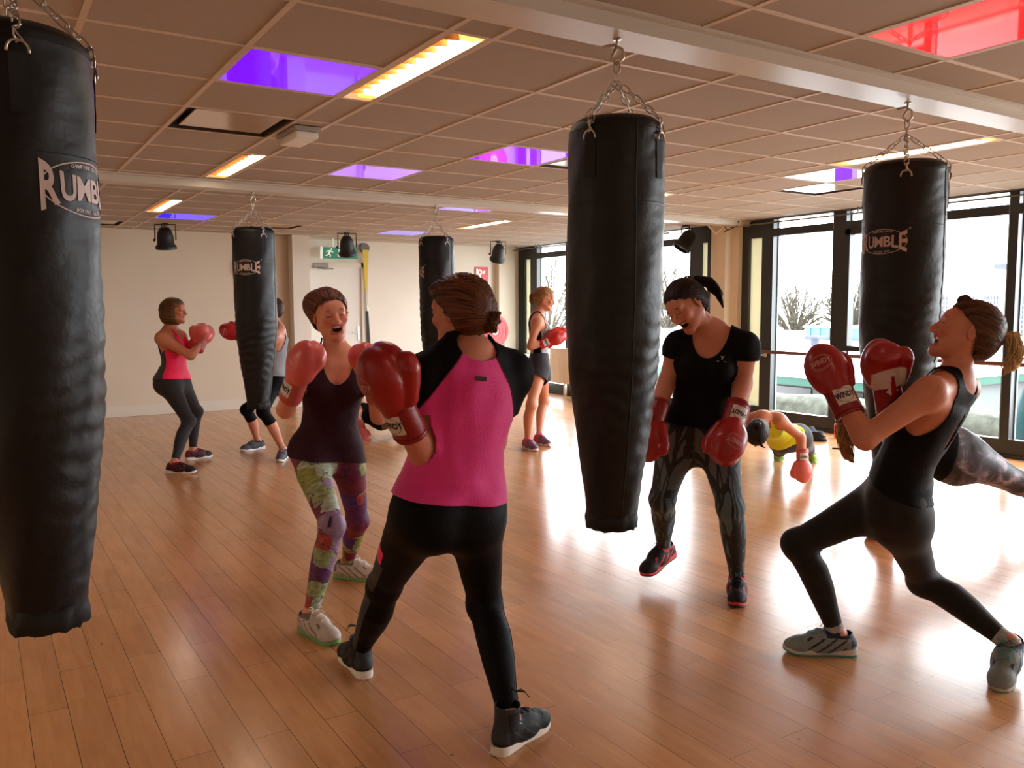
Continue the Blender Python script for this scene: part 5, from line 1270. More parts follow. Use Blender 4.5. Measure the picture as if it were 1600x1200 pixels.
# ---- P1: laughing woman in dark purple tank, pink gloves
def woman_purple():
    J = dict(POSES['purple']); J['laugh'] = 1
    p = Person(J, 'laughing person in dark plum tank top and colourful leggings, holding up pink boxing gloves', skin=(222, 148, 122), build=.93, hips=.80)
    p.body()
    p.top('tank_top', fabric('plum_jersey', (48, 13, 29), .75, 0), .010, neck=(.078, .155, .06), hem=-.51, wr=.004, strap=(.112, .092, .082), grown={})
    LEG = bpy.data.materials.new('painted_leggings'); LEG.use_nodes = True; n = LEG.node_tree.nodes; L = LEG.node_tree.links; b = n['Principled BSDF']; b.inputs['Roughness'].default_value = .6
    at = n.new('ShaderNodeAttribute'); at.attribute_name = 'along'
    mp = n.new('ShaderNodeMapping'); mp.inputs['Scale'].default_value = (6.5, 13.5, 7.3); L.new(at.outputs['Vector'], mp.inputs[0])
    nz = n.new('ShaderNodeTexNoise'); nz.inputs['Scale'].default_value = 2.2; nz.inputs['Detail'].default_value = 5; L.new(mp.outputs[0], nz.inputs['Vector'])
    ad = n.new('ShaderNodeMix'); ad.data_type = 'VECTOR'; ad.inputs['Factor'].default_value = .16; L.new(mp.outputs[0], ad.inputs['A']); L.new(nz.outputs['Color'], ad.inputs['B'])
    vo = n.new('ShaderNodeTexVoronoi'); vo.distance = 'CHEBYCHEV'; vo.inputs['Scale'].default_value = 1.15; L.new(ad.outputs['Result'], vo.inputs['Vector'])
    sp = n.new('ShaderNodeSeparateColor'); L.new(vo.outputs['Color'], sp.inputs[0])
    cr = n.new('ShaderNodeValToRGB'); cr.color_ramp.interpolation = 'CONSTANT'
    cols = [(96, 34, 92), (150, 160, 110), (124, 28, 62), (168, 178, 152), (86, 50, 128), (176, 60, 50), (150, 120, 150), (146, 150, 70), (110, 20, 70)]
    while len(cr.color_ramp.elements) < len(cols): cr.color_ramp.elements.new(.5)
    for i, c in enumerate(cols): cr.color_ramp.elements[i].position = i / len(cols); cr.color_ramp.elements[i].color = srgb(*c)
    L.new(sp.outputs[0], cr.inputs[0])
    wv = n.new('ShaderNodeTexVoronoi'); wv.feature = 'DISTANCE_TO_EDGE'; wv.inputs['Scale'].default_value = 2.4; mp2 = n.new('ShaderNodeMapping'); mp2.inputs['Scale'].default_value = (9, 9, 3); L.new(at.outputs['Vector'], mp2.inputs[0])
    ad2 = n.new('ShaderNodeMix'); ad2.data_type = 'VECTOR'; ad2.inputs['Factor'].default_value = .4; L.new(mp2.outputs[0], ad2.inputs['A']); L.new(nz.outputs['Color'], ad2.inputs['B']); L.new(ad2.outputs['Result'], wv.inputs['Vector'])
    lt_ = n.new('ShaderNodeMath'); lt_.operation = 'LESS_THAN'; lt_.inputs[1].default_value = .018; L.new(wv.outputs['Distance'], lt_.inputs[0])
    n2 = n.new('ShaderNodeTexNoise'); n2.inputs['Scale'].default_value = 1.1; L.new(mp.outputs[0], n2.inputs['Vector']); gt = n.new('ShaderNodeMath'); gt.operation = 'GREATER_THAN'; gt.inputs[1].default_value = .5; L.new(n2.outputs['Fac'], gt.inputs[0])
    ml = n.new('ShaderNodeMath'); ml.operation = 'MULTIPLY'; L.new(lt_.outputs[0], ml.inputs[0]); L.new(gt.outputs[0], ml.inputs[1])
    mx = n.new('ShaderNodeMix'); mx.data_type = 'RGBA'; L.new(ml.outputs[0], mx.inputs['Factor']); L.new(cr.outputs['Color'], mx.inputs['A']); mx.inputs['B'].default_value = srgb(46, 24, 60)
    n3 = n.new('ShaderNodeTexNoise'); n3.inputs['Scale'].default_value = 5; n3.inputs['Detail'].default_value = 6; L.new(mp.outputs[0], n3.inputs['Vector'])
    mr = n.new('ShaderNodeMapRange'); mr.inputs['From Min'].default_value = .35; mr.inputs['From Max'].default_value = .65; mr.inputs['To Min'].default_value = .6; mr.inputs['To Max'].default_value = 1.15; L.new(n3.outputs['Fac'], mr.inputs['Value'])
    m3 = n.new('ShaderNodeMix'); m3.data_type = 'RGBA'; m3.blend_type = 'MULTIPLY'; m3.inputs['Factor'].default_value = 1; L.new(mx.outputs['Result'], m3.inputs['A']); L.new(mr.outputs['Result'], m3.inputs['B']); L.new(m3.outputs['Result'], b.inputs['Base Color'])
    p.pants('leggings', LEG, uv=True, cut=.97)
    W_ = p.W
    kn = [Prim('ell', 'h', .015, c=W_(.015, -.085, .075), ax=(p.hl, p.hf, p.hu), r=np.array([.045, .042, .042])), Prim('ell', 'h', .03, c=W_(-.04, -.06, .05), ax=(p.hl, p.hf, p.hu), r=np.array([.055, .06, .055]))]
    p.hair('hair', REDHAIR, line=-.010, thick=.012, extra=kn, amp=.003)
    mb = MB(); rr = random.Random(5); W_ = p.W
    for k in range(46):
        x0, y0, z0 = rr.uniform(-.075, .04), rr.uniform(-.08, .0), rr.uniform(.04, .11); a = W_(x0, y0, z0); d = nrm(a - p.Hc); ln = rr.uniform(.012, .032)
        a = p.Hc + d * .100; mb.tube([a, a + d * ln * .3 - p.hf * .006, a + d * ln * .7 - p.hf * .02 - p.hu * .006, a + d * ln * .8 - p.hf * .035 - p.hu * .018], [.0011, .001, .0009, .0004], 3)
    obj('loose_strands', mb, REDHAIR, p.root, True)
    # bra straps
    mb = MB()
    for g, c in ((-1, 0), (1, 0)):
        pts = []
        for z, x, y in ((.0, .088, .0), (-.02, .082, .06), (-.07, .070, .11), (-.12, .050, .14), (-.15, .02, .15), (-.155, .0, .15)):
            pts.append(p.N + (p.ls * g * x + p.fs * (y + .06) + p.u * (z + .0)) * p.S)
        P_ = np.array(pts); F_ = p.full
        for _ in range(30): P_ = P_ - np.clip(F_.ev(P_), -.02, .05)[:, None] * nrm(p.fs + .5 * p.u)[None, :] * .7
        mb.tube(list(P_ + p.fs * .004), .0045, 6)
    obj('bra_strap', mb, mat('bra_cream', (206, 196, 120), .6), p.root, True)
    pk = (226, 100, 98)
    glove(p, 'R', RH * .85 + FH * .5, pk, label_dir=-FH * .8 - RH * .7, size=1.04, markcol=(236, 150, 140))
    glove(p, 'L', -RH * .8 + FH * .2, pk, size=.95, markcol=(236, 150, 140))
    for sd in 'RL': shoe(p, sd, (196, 184, 176), (140, 150, 120), (80, 190, 90), lace=(226, 216, 190), accent=(120, 112, 116), tread=True, label='pale grey running shoe with green sole')
    return p
woman_purple(); lap('purple')
# ---- P2: seen from behind, pink raglan shirt, red gloves
RED_G = (160, 13, 22)
def woman_pink():
    p = Person(POSES['pink'], 'person seen from behind in pink shirt with black sleeves, raising a red boxing glove', skin=(206, 134, 108), build=1.06, waist=1.14, hips=.96, hk=.95)
    p.body(fine=.004)
    pinkm = fabric('pink_jersey', (232, 56, 148), .6, .3); blk = fabric('black_jersey', (16, 16, 20), .7)
    def body_part(V, x, y, z):      # raglan line: narrow at the neck, wide at the armpit
        w = np.interp(z, [-.30, -.235, -.16, -.08, .0], [.40, .20, .152, .104, .052]); return w - np.abs(x)
    kw = dict(off=.010, neck=(.070, .06, .028), arm='tee', sleeve={'L': .52, 'R': .52}, hem=-.485, wr=.006, grown={}, slv_off=.006)
    p.top('shirt_body', pinkm, part=body_part, **kw)
    p.top('shirt_sleeve', blk, part=lambda V, x, y, z: -body_part(V, x, y, z), label='black raglan sleeves and collar', **kw)
    # collar and seams
    sf = p.lastfield
    def stick(P_, d):
        P_ = np.array(P_)
        for _ in range(40): P_ = P_ - np.clip(sf.ev(P_), -.02, .05)[:, None] * d * .8
        return P_
    bk = -p.fs
    for g in (1, -1):
        pts = stick([p.N + p.ls * g * w * p.S + p.u * z * p.S + bk * .2 for z, w in ((-.01, .058), (-.04, .078), (-.08, .104), (-.12, .128), (-.16, .152), (-.20, .178))], bk)
        mb = MB(); mb.tube(list(pts + bk * .001), .0024, 5); obj('raglan_seam', mb, fabric('seam_dark_pink', (120, 22, 70)), p.root, True)
    pts = stick([p.N + p.ls * (.0 + a) * p.S - p.u * (-.0 + b) * p.S + bk * .2 for a, b in ((-.02, .075), (.02, .075), (.02, .087), (-.02, .087))], bk)
    c = pts.mean(0) + bk * .002; mb = MB(); mb.obox(c, p.ls * .019, p.u * .007, bk * .002); obj('neck_tag', mb, mat('tag_dark', (60, 24, 44), .5), p.root)
    zz = -.565; pts = stick([p.N + (p.ls * math.sin(a) * .26 - p.fs * math.cos(a) * .24) * p.S + p.u * zz * p.S for a in np.linspace(-1.4, 1.4, 30)], bk) if False else None
    legm = fabric('black_leggings', (18, 18, 22), .6)
    p.pants('leggings', legm, cut={'L': .94, 'R': .93}, off=.004)
    # grey side panels and pink inserts
    for sd in 'LR':
        lat = p.lh * (1 if sd == 'L' else -1); lf = Field([q for q in p.prims if q.grp.startswith('leg') or q.grp == 'torso'], (), .0045)
        hp, kn, an = p.J['hip' + sd], p.J['kn' + sd], p.J['ank' + sd]
        def strip(name, m, fr, a, b_, w, hh):
            v = []; f = []; n = 14
            for i in range(n + 1):
                t = a + (b_ - a) * i / n; c = lerp(fr[0], fr[1], t); ax_ = nrm(fr[1] - fr[0]); ll = nrm(lat - ax_ * (lat @ ax_)); bb = np.cross(ll, ax_)
                for k in range(7):
                    an_ = (k / 6 - .5) * w; v.append(c + (ll * math.cos(an_) + bb * math.sin(an_)) * .16)
            P_ = np.array(v); ax_ = nrm(fr[1] - fr[0]); C_ = np.repeat(np.array([lerp(fr[0], fr[1], a + (b_ - a) * i / n) for i in range(n + 1)]), 7, 0); D_ = P_ - C_; D_ /= np.linalg.norm(D_, axis=1)[:, None]
            for _ in range(30): P_ = P_ - np.clip(lf.ev(P_), -.02, .05)[:, None] * D_ * .8
            for i in range(n):
                for k in range(6): f.append((i * 7 + k, i * 7 + k + 1, i * 7 + k + 8, i * 7 + k + 7))
            link_mesh(name, P_ + D_ * .0012, f, m, p.root, True)
        strip('pink_insert', fabric('pink_insert', (232, 48, 120), .5), (hp, kn), .42, .58, .7, 0)
        strip('side_panel', fabric('charcoal_panel', (46, 46, 52), .7), (hp, kn), .58, .96, 1.1, 0)
        strip('side_panel', fabric('charcoal_panel', (46, 46, 52), .7), (kn, an), .06, .9, 1.3, 0)
    mb = MB(); c = p.P - p.fh * .2 + p.u * .11
    P_ = np.array([c]); lf = Field([q for q in p.prims if q.grp.startswith('leg') or q.grp == 'torso'], (), .0045)
    # hair: short auburn crop with a small tuft tied at the nape
    H_ = (p.hl, p.hf, p.hu)
    ex = [Prim('ell', 'h', .02, c=p.W(0, -.05, -.01), ax=H_, r=np.array([.070, .062, .07]) * p.K), Prim('ell', 'h', .02, c=p.W(0, .03, .055), ax=H_, r=np.array([.072, .080, .050]) * p.K)]
    p.hair('hair', REDHAIR, line=.002, thick=.013, extra=ex, amp=.005, low=-.080)
    p.lock('hair_tuft', REDHAIR, [p.W(0, -.10, -.02), p.W(.0, -.135, -.035), p.W(.0, -.155, -.015)], [.022, .024, .010], amp=.006)
    p.lock('hair_tuft', REDHAIR, [p.W(.0, -.10, -.04), p.W(.01, -.13, -.06), p.W(.015, -.15, -.075)], [.018, .018, .005], amp=.006)
    p.lock('hair_wisp', REDHAIR, [p.W(.01, -.075, -.07), p.W(.012, -.072, -.105)], [.009, .003], amp=.002)
    mb = MB(); mb.tube([p.W(.0 + .018 * math.cos(a), -.108, -.03 + .02 * math.sin(a)) for a in [2 * PI * k / 14 for k in range(14)]], .004, 6, True); obj('hair_band', mb, mat('band_grey', (120, 112, 104), .5), p.root, True)
    glove(p, 'L', RH * .65 + FH * .76, RED_G, label_dir=-FH * .75 - RH * .6, size=1.08, markcol=(200, 140, 136))
    glove(p, 'R', -RH * .6 - FH * .4, RED_G, lab=False, emblem=False)
    for sd in 'LR': shoe(p, sd, (26, 28, 32), (240, 236, 228), (236, 230, 220), lace=(20, 20, 22), accent=(56, 58, 64), high=True, sock=(206, 204, 208), label='black high top trainer with white sole')
    return p
woman_pink(); lap('pink')

# ---- P3: black tee
def pattern_mat(name, base, line, sc=9., th=.035, teal=None):
    m = bpy.data.materials.new(name); m.use_nodes = True; n = m.node_tree.nodes; L = m.node_tree.links; b = n['Principled BSDF']; b.inputs['Roughness'].default_value = .7; b.inputs['Sheen Weight'].default_value = .15
    at = n.new('ShaderNodeAttribute'); at.attribute_name = 'along'; mp = n.new('ShaderNodeMapping'); mp.inputs['Scale'].default_value = (sc * 2.2, sc, 5.1); L.new(at.outputs['Vector'], mp.inputs[0])
    nz = n.new('ShaderNodeTexNoise'); nz.inputs['Scale'].default_value = 1.5; L.new(mp.outputs[0], nz.inputs['Vector'])
    ad = n.new('ShaderNodeMix'); ad.data_type = 'VECTOR'; ad.inputs['Factor'].default_value = .25; L.new(mp.outputs[0], ad.inputs['A']); L.new(nz.outputs['Color'], ad.inputs['B'])
    out = None
    for k, rot in enumerate((.45, -.6, 1.2)):
        m2 = n.new('ShaderNodeMapping'); m2.inputs['Rotation'].default_value = (0, 0, rot); m2.inputs['Scale'].default_value = (1, .45, 1); m2.inputs['Location'].default_value = (k * 3.3, k, 0); L.new(ad.outputs['Result'], m2.inputs[0])
        v = n.new('ShaderNodeTexVoronoi'); v.feature = 'DISTANCE_TO_EDGE'; v.inputs['Scale'].default_value = .8; L.new(m2.outputs[0], v.inputs['Vector'])
        l = n.new('ShaderNodeMath'); l.operation = 'LESS_THAN'; l.inputs[1].default_value = th; L.new(v.outputs['Distance'], l.inputs[0])
        if out is None: out = l
        else: mx_ = n.new('ShaderNodeMath'); mx_.operation = 'MAXIMUM'; L.new(out.outputs[0], mx_.inputs[0]); L.new(l.outputs[0], mx_.inputs[1]); out = mx_
    mx = n.new('ShaderNodeMix'); mx.data_type = 'RGBA'; L.new(out.outputs[0], mx.inputs['Factor']); mx.inputs['B'].default_value = srgb(*line)
    if teal:
        sp = n.new('ShaderNodeSeparateXYZ'); L.new(at.outputs['Vector'], sp.inputs[0]); mr = n.new('ShaderNodeMapRange'); mr.inputs['From Min'].default_value = .1; mr.inputs['From Max'].default_value = .75; L.new(sp.outputs['Y'], mr.inputs['Value'])
        mc = n.new('ShaderNodeMix'); mc.data_type = 'RGBA'; L.new(mr.outputs['Result'], mc.inputs['Factor']); mc.inputs['A'].default_value = srgb(*base); mc.inputs['B'].default_value = srgb(*teal); L.new(mc.outputs['Result'], mx.inputs['A'])
    else: mx.inputs['A'].default_value = srgb(*base)
    L.new(mx.outputs['Result'], b.inputs['Base Color']); return m
def woman_black():
    J = dict(POSES['black']); J['laugh'] = 1
    p = Person(J, 'smiling person in black tee looking down, red gloves hanging, beside the middle punching bag', skin=(206, 138, 112), build=1.10, waist=.97)
    p.body()
    p.top('tee_shirt', fabric('black_tee', (17, 17, 21), .7), .009, neck=(.088, .125, .05), arm='tee', sleeve=.36, hem=-.46, wr=.004, grown={'skirt': .0}, slv_off=.003)
    sf = p.lastfield; tv, tf = text_mesh('Y', .022, .06, 2)
    wrap('chest_logo', merge2d([(tv, tf), (np.array([(-.022, -.013), (.022, -.013), (.022, -.016), (-.022, -.016)]), [(0, 1, 2, 3)])]), sf, p.N + p.ls * .075 - p.u * .115 + p.fs * .1, p.ls, p.u, -p.fs, .002, mat('logo_pale', (190, 190, 190), .5), p.root)
    p.pants('leggings', pattern_mat('crackle_leggings', (88, 90, 94), (20, 22, 26), 9.5, .05, (66, 118, 128)), uv=True, cut=.97)
    p.hair('hair', DKHAIR, line=-.004, thick=.010, amp=.002)
    p.lock('ponytail', DKHAIR, [p.W(0, -.085, .075), p.W(0, -.10, .088) + RH * .05, p.W(0, -.10, .078) + RH * .10 - ZZ * .005, p.W(0, -.10, .07) + RH * .145 - ZZ * .05, p.W(0, -.10, .07) + RH * .165 - ZZ * .12], [.017, .023, .026, .019, .005], amp=.004)
    mb = MB(); mb.tube([p.W(.021 * math.cos(a), -.108, .078 + .021 * math.sin(a)) for a in [2 * PI * k / 14 for k in range(14)]], .0045, 6, True); obj('hair_band', mb, mat('band_black', (16, 14, 14), .6), p.root, True)
    mb = MB(); F_ = sf
    glove(p, 'L', FH * .9 + RH * .15, RED_G, label_dir=-FH, size=1.08, markcol=(196, 130, 124))
    glove(p, 'R', FH * .5 + RH * .85, RED_G, lab=False, size=1.05, markcol=(170, 90, 90))
    shoe(p, 'L', (22, 22, 26), (226, 70, 66), (60, 50, 50), lace=(16, 16, 18), accent=(205, 60, 60), label='black running shoe with coral red sole')
    shoe(p, 'R', (22, 22, 26), (226, 70, 66), (60, 50, 50), lace=(16, 16, 18), accent=(205, 60, 60), planted=False, sock=(96, 96, 102), label='lifted black running shoe with coral red sole')
    return p
woman_black(); lap('black')

# ---- P4: lunging woman at the right
def woman_lunge():
    J = dict(POSES['lunge']); J['laugh'] = 1
    p = Person(J, 'laughing person leaning back in a lunge, black cut-out vest, both red gloves raised', skin=(206, 134, 106), build=1.0, hips=.95, waist=1.10)
    p.body()
    vest = fabric('black_vest', (24, 24, 27), .65)
    def holes(V, x, y, z):      # two leaf-shaped openings on the back, either side of the racer strip
        q = np.where(y < 0, 1., 0.); a = .0
        e = np.sqrt(((np.abs(x) - (.046 + (z + .17) * -.14)) / .019) ** 2 + ((z + .17) / .075) ** 2) - 1
        return np.where(y < .0, e * .018, .05)
    p.top('vest', vest, .006, neck=(.072, .10, .030), arm='tank', strap=(.138, .118, .098), hem=-.46, wr=.004, part=holes)
    p.pants('leggings', mat('camo_leggings', (27, 28, 29), .7, 0, .25, noise=(16, .55), sheen=.15), cut={'L': .86, 'R': .90})
    p.hair('hair', BRHAIR, line=-.012, thick=.011, amp=.003)
    p.lock('fringe', BRHAIR, [p.W(0, .020, .108), p.W(.0, .048, .112), p.W(0, .062, .102)], [.016, .018, .010], amp=.004)
    p.lock('ponytail', TIPHAIR, [p.W(0, -.115, .035), p.W(0, -.155, .045), p.W(0, -.185, .0), p.W(.0, -.185, -.05), p.W(0, -.17, -.10)], [.011, .022, .028, .026, .006], amp=.005, label='blonde tipped ponytail, lightened as if backlit')
    mb = MB(); mb.tube([p.W(.014 * math.cos(a), -.118, .037 + .014 * math.sin(a)) for a in [2 * PI * k / 14 for k in range(14)]], .006, 6, True); obj('hair_band', mb, mat('band_black', (16, 14, 14), .6), p.root, True)
    glove(p, 'L', FH * .98 + RH * .2, RED_G, label_dir=-FH, size=1.0, markcol=(206, 150, 144), white_palm=True)
    glove(p, 'R', -FH, RED_G, lab=False, emblem=False, white_palm=True, maker=True, size=1.0, markcol=(206, 180, 176))
    for sd in 'LR': shoe(p, sd, (128, 140, 142), (206, 200, 196), (46, 150, 150), lace=(60, 150, 160), accent=(36, 40, 66), sock=(170, 168, 176), planted=(sd == 'R'), tread=True, label='grey and teal running shoe')
    return p
woman_lunge(); lap('lunge')
# ---- P5: woman with bob haircut, far left
PINK_G = (232, 118, 112)
def woman_bob():
    J = dict(POSES['bob']); p = Person(J, 'person with brown bob haircut in grey and neon pink tank, facing the rear left bag', skin=(206, 134, 104), build=1.0)
    p.body(h=.010, fine=.0045)
    kw = dict(off=.009, neck=(.075, .10, .06), arm='racer', hem=-.47, wr=.003, h=.010)
    p.top('tank_back', fabric('grey_marl', (70, 70, 72)), part=lambda V, x, y, z: .02 - y, **kw)
    p.top('tank_front', fabric('neon_pink', (255, 34, 92), .5), part=lambda V, x, y, z: y - .02, **kw)
    p.pants('leggings', fabric('heather_leggings', (52, 50, 52), noise=(60, .45)), h=.010, cut=.90)
    p.hair('hair', hair_mat('hair_bob', (46, 28, 16), (124, 84, 48)), bob=True, thick=.008, amp=.003, low=-.135, h=.007)
    glove(p, 'R', FH, PINK_G, label_dir=-FH, coarse=True, markcol=(240, 170, 160)); glove(p, 'L', -FH + RH * .2, PINK_G, lab=False, coarse=True, markcol=(240, 170, 160))
    for sd in 'LR': shoe(p, sd, (34, 26, 30), (232, 226, 222), (232, 226, 222), lace=(220, 40, 90), accent=(120, 30, 50), coarse=False, label='black running shoe with pink laces')
woman_bob(); lap('bob')
# ---- P6: woman hidden behind the rear left bag
def woman_capri():
    p = Person(POSES['capri'], 'person in grey vest and black capri leggings mostly hidden behind the rear left bag', skin=(212, 144, 118), build=.98)
    p.body(h=.011, fine=.006)
    p.top('vest', fabric('grey_vest', (150, 150, 156)), .008, neck=(.08, .12, .10), arm='racer', hem=-.48, wr=.004, h=.010)
    p.pants('capri_leggings', fabric('black_capri', (18, 18, 20)), h=.010, cut=.30)
    p.hair('hair', BRHAIR, line=-.005, thick=.010, h=.008)
    glove(p, 'L', FH, (190, 24, 36), lab=False, coarse=True); glove(p, 'R', -FH, (190, 24, 36), lab=False, emblem=False, coarse=True)
    for sd in 'LR': shoe(p, sd, (88, 90, 98), (232, 232, 236), (232, 232, 236), lace=(220, 150, 150), accent=(30, 32, 40), label='grey and white running shoe')
woman_capri(); lap('capri')
# ---- P7: woman standing by the far window
def woman_window():
    p = Person(POSES['window'], 'standing person with blonde ponytail in black and floral tank and shorts by the far window', skin=(214, 142, 108), build=.96, hips=.95)
    p.body(h=.010, fine=.0045)
    fl = mat('floral_print', (206, 196, 206), .7, noise=(26, .75)); kw = dict(off=.006, neck=(.075, .11, .05), arm='tank', strap=(.12, .105, .09), hem=-.50, wr=.002, h=.009)
    sd_ = lambda V, x, y, z: np.where(z > -.30, .035 - y, np.minimum(.03 - y, y + .055))
    p.top('tank_side', fabric('black_tank', (20, 20, 24)), part=sd_, **kw)
    p.top('tank_floral', fl, part=lambda V, x, y, z: -sd_(V, x, y, z), label='white floral printed panels', **kw)
    p.pants('shorts', fabric('charcoal_shorts', (48, 46, 50)), off=.008, thighcut=.30, grow_thigh=.020, h=.009)
    p.hair('hair', BLHAIR, line=-.010, thick=.010, amp=.002, h=.0065)
    p.lock('ponytail', BLHAIR, [p.W(0, -.095, .03), p.W(0, -.125, .03), p.W(0, -.14, -.01), p.W(0, -.13, -.06), p.W(0, -.12, -.09)], [.014, .022, .024, .020, .006], amp=.004, h=.006)
    glove(p, 'R', FH, (214, 30, 34), label_dir=-FH, coarse=True, markcol=(240, 150, 150)); glove(p, 'L', -FH, (214, 30, 34), lab=False, emblem=False, coarse=True)
    for sd in 'LR': shoe(p, sd, (110, 92, 104), (226, 220, 220), (226, 220, 220), lace=(238, 40, 120), accent=(226, 40, 110), label='grey running shoe with pink heel and laces')
woman_window(); lap('window')
# ---- P8: yellow tank, push-up
def woman_yellow():
    p = Person(POSES['yellow'], 'person in neon yellow tank doing a push-up on pink boxing gloves near the windows', skin=(212, 140, 104), build=1.0)
    p.body(h=.010, fine=.005)
    p.top('tank_top', fabric('neon_yellow', (216, 236, 40), .5), .006, neck=(.08, .10, .12), arm='racer', hem=-.52, wr=.003, h=.009)
    p.pants('leggings', fabric('dark_leggings', (54, 54, 60)), h=.010, cut=.75, waist=.14)
    p.hair('hair', BLACKHAIR, line=.012, thick=.014, h=.007)
    p.lock('hair_bun', BLACKHAIR, [p.W(0, -.07, .08), p.W(.0, -.11, .11)], [.03, .032], amp=.004, h=.007)
    p.lock('loose_hair', BLACKHAIR, [p.W(.03, .02, .11), p.W(.06, .05, .16), p.W(.09, .05, .20)], [.012, .008, .002], amp=.003)
    for sd in 'LR': glove(p, sd, FH if sd == 'R' else FH, PINK_G, label_dir=-FH, emblem=False, coarse=True)
    for sd in 'LR': shoe(p, sd, (150, 180, 70), (232, 104, 76), (232, 104, 76), lace=(190, 220, 60), accent=(60, 120, 60), planted=False, coarse=True, label='green and yellow running shoe with coral sole')
woman_yellow(); lap('yellow')
# ---- P9: plank behind the lunging woman
def woman_plank():
    p = Person(POSES['plank'], 'person in grey floral leggings and long brown hair in a plank behind the lunging one', skin=(206, 134, 106), build=1.08)
    p.body(h=.011, fine=.006)
    fm = bpy.data.materials.new('smoky_floral'); fm.use_nodes = True; n = fm.node_tree.nodes; L = fm.node_tree.links; tc = n.new('ShaderNodeTexCoord'); t = n.new('ShaderNodeTexNoise'); t.inputs['Scale'].default_value = 11; t.inputs['Detail'].default_value = 6; t.inputs['Distortion'].default_value = .6
    L.new(tc.outputs['Object'], t.inputs['Vector']); r = n.new('ShaderNodeValToRGB'); e = r.color_ramp.elements; e[0].position = .40; e[0].color = srgb(32, 28, 38); e[1].position = .68; e[1].color = srgb(168, 158, 172); m_ = e.new(.52); m_.color = srgb(70, 64, 76)
    L.new(t.outputs['Fac'], r.inputs[0]); L.new(r.outputs[0], n['Principled BSDF'].inputs['Base Color'])
    p.top('tank_top', fabric('black_tank', (20, 20, 24)), .006, arm='racer', hem=-.46, wr=.003, h=.010)
    p.pants('leggings', fm, h=.009, cut=.95)
    p.hair('hair', BRHAIR, line=0, thick=.011, h=.007)
    W_ = p.W
    p.lock('long_hair', BLHAIR, [W_(.0, .03, .10), W_(.02, .05, .09) - ZZ * .08, W_(.03, .04, .06) - ZZ * .17, W_(.03, .0, .05) - ZZ * .24], [.045, .045, .04, .012], amp=.006, h=.006, label='long brown hair with blonde ends hanging down')
    for sd in 'LR': glove(p, sd, FH, (190, 24, 36), lab=False, emblem=False, coarse=True)
    for sd in 'LR': shoe(p, sd, planted=False, coarse=True)
woman_plank(); lap('plank')
# ---- P10: far push-up glimpsed between the boxers
def person_far():
    p = Person(POSES['far'], 'person low on the floor with pink gloves, glimpsed behind the one in plum tank', skin=(206, 134, 106), build=.95)
    p.body(h=.012, fine=.008)
    p.top('top', fabric('black_tank', (20, 20, 24)), .006, arm='tank', hem=-.40, h=.011)
    p.pants('leggings', mat('sand_leggings', (150, 136, 112), .8, noise=(20, .4)), h=.011, cut=.9)
    p.hair('hair', BRHAIR, thick=.010, h=.010)
    for sd in 'LR': glove(p, sd, FH, PINK_G, lab=False, emblem=False, coarse=True)
    for sd in 'LR': shoe(p, sd, (214, 196, 170), (214, 200, 180), planted=False, coarse=True)
person_far(); lap('far')
# ================================================================ PUNCHING BAGS
BAGM = mat('bag_vinyl', (11, 11, 13), .46, 0, .38, bump=(28, .25)); CHR = mat('chain_steel', (196, 186, 174), .28, .95)
STRAPM = mat('bag_webbing', (6, 6, 7), .7); LOGO = mat('bag_logo', (206, 180, 172), .55)
def bag_radius(t, R_):      # t = 0 top .. 1 bottom
    return R_ * float(np.interp(t, [0, .006, .02, .06, .3, .5, .60, .75, .9, .975, .99, 1.], [.90, .965, .99, 1., 1.0, .99, .95, .80, .62, .535, .52, .47]))
def link_ring(mb, c, a, b_, L_, W_, r, n=14):
    """one oval chain link: long axis a, wide axis b"""
    pts = []
    for k in range(n):
        th = 2 * PI * k / n; x, y = math.cos(th), math.sin(th)
        pts.append(c + a * (L_ / 2 - W_ / 2) * (1 if x > 0 else -1) * (1 if abs(x) > 1e-6 else 0) + a * x * W_ / 2 + b_ * y * W_ / 2)
    mb.tube(pts, r, 6, True)
def chain(name, p0, p1, parent, link=.045, w=.021, r=.0026):
    p0, p1 = Vector(p0), Vector(p1); d = p1 - p0; n = max(2, round(d.length / (link * .80))); d.normalize(); step = (p1 - p0).length / n
    s_ = d.orthogonal().normalized(); q = d.cross(s_); mb = MB()
    for i in range(n): link_ring(mb, p0 + d * step * (i + .5), d, s_ if i % 2 else q, step * 1.26, w, r)
    return obj(name, mb, CHR, parent, True)
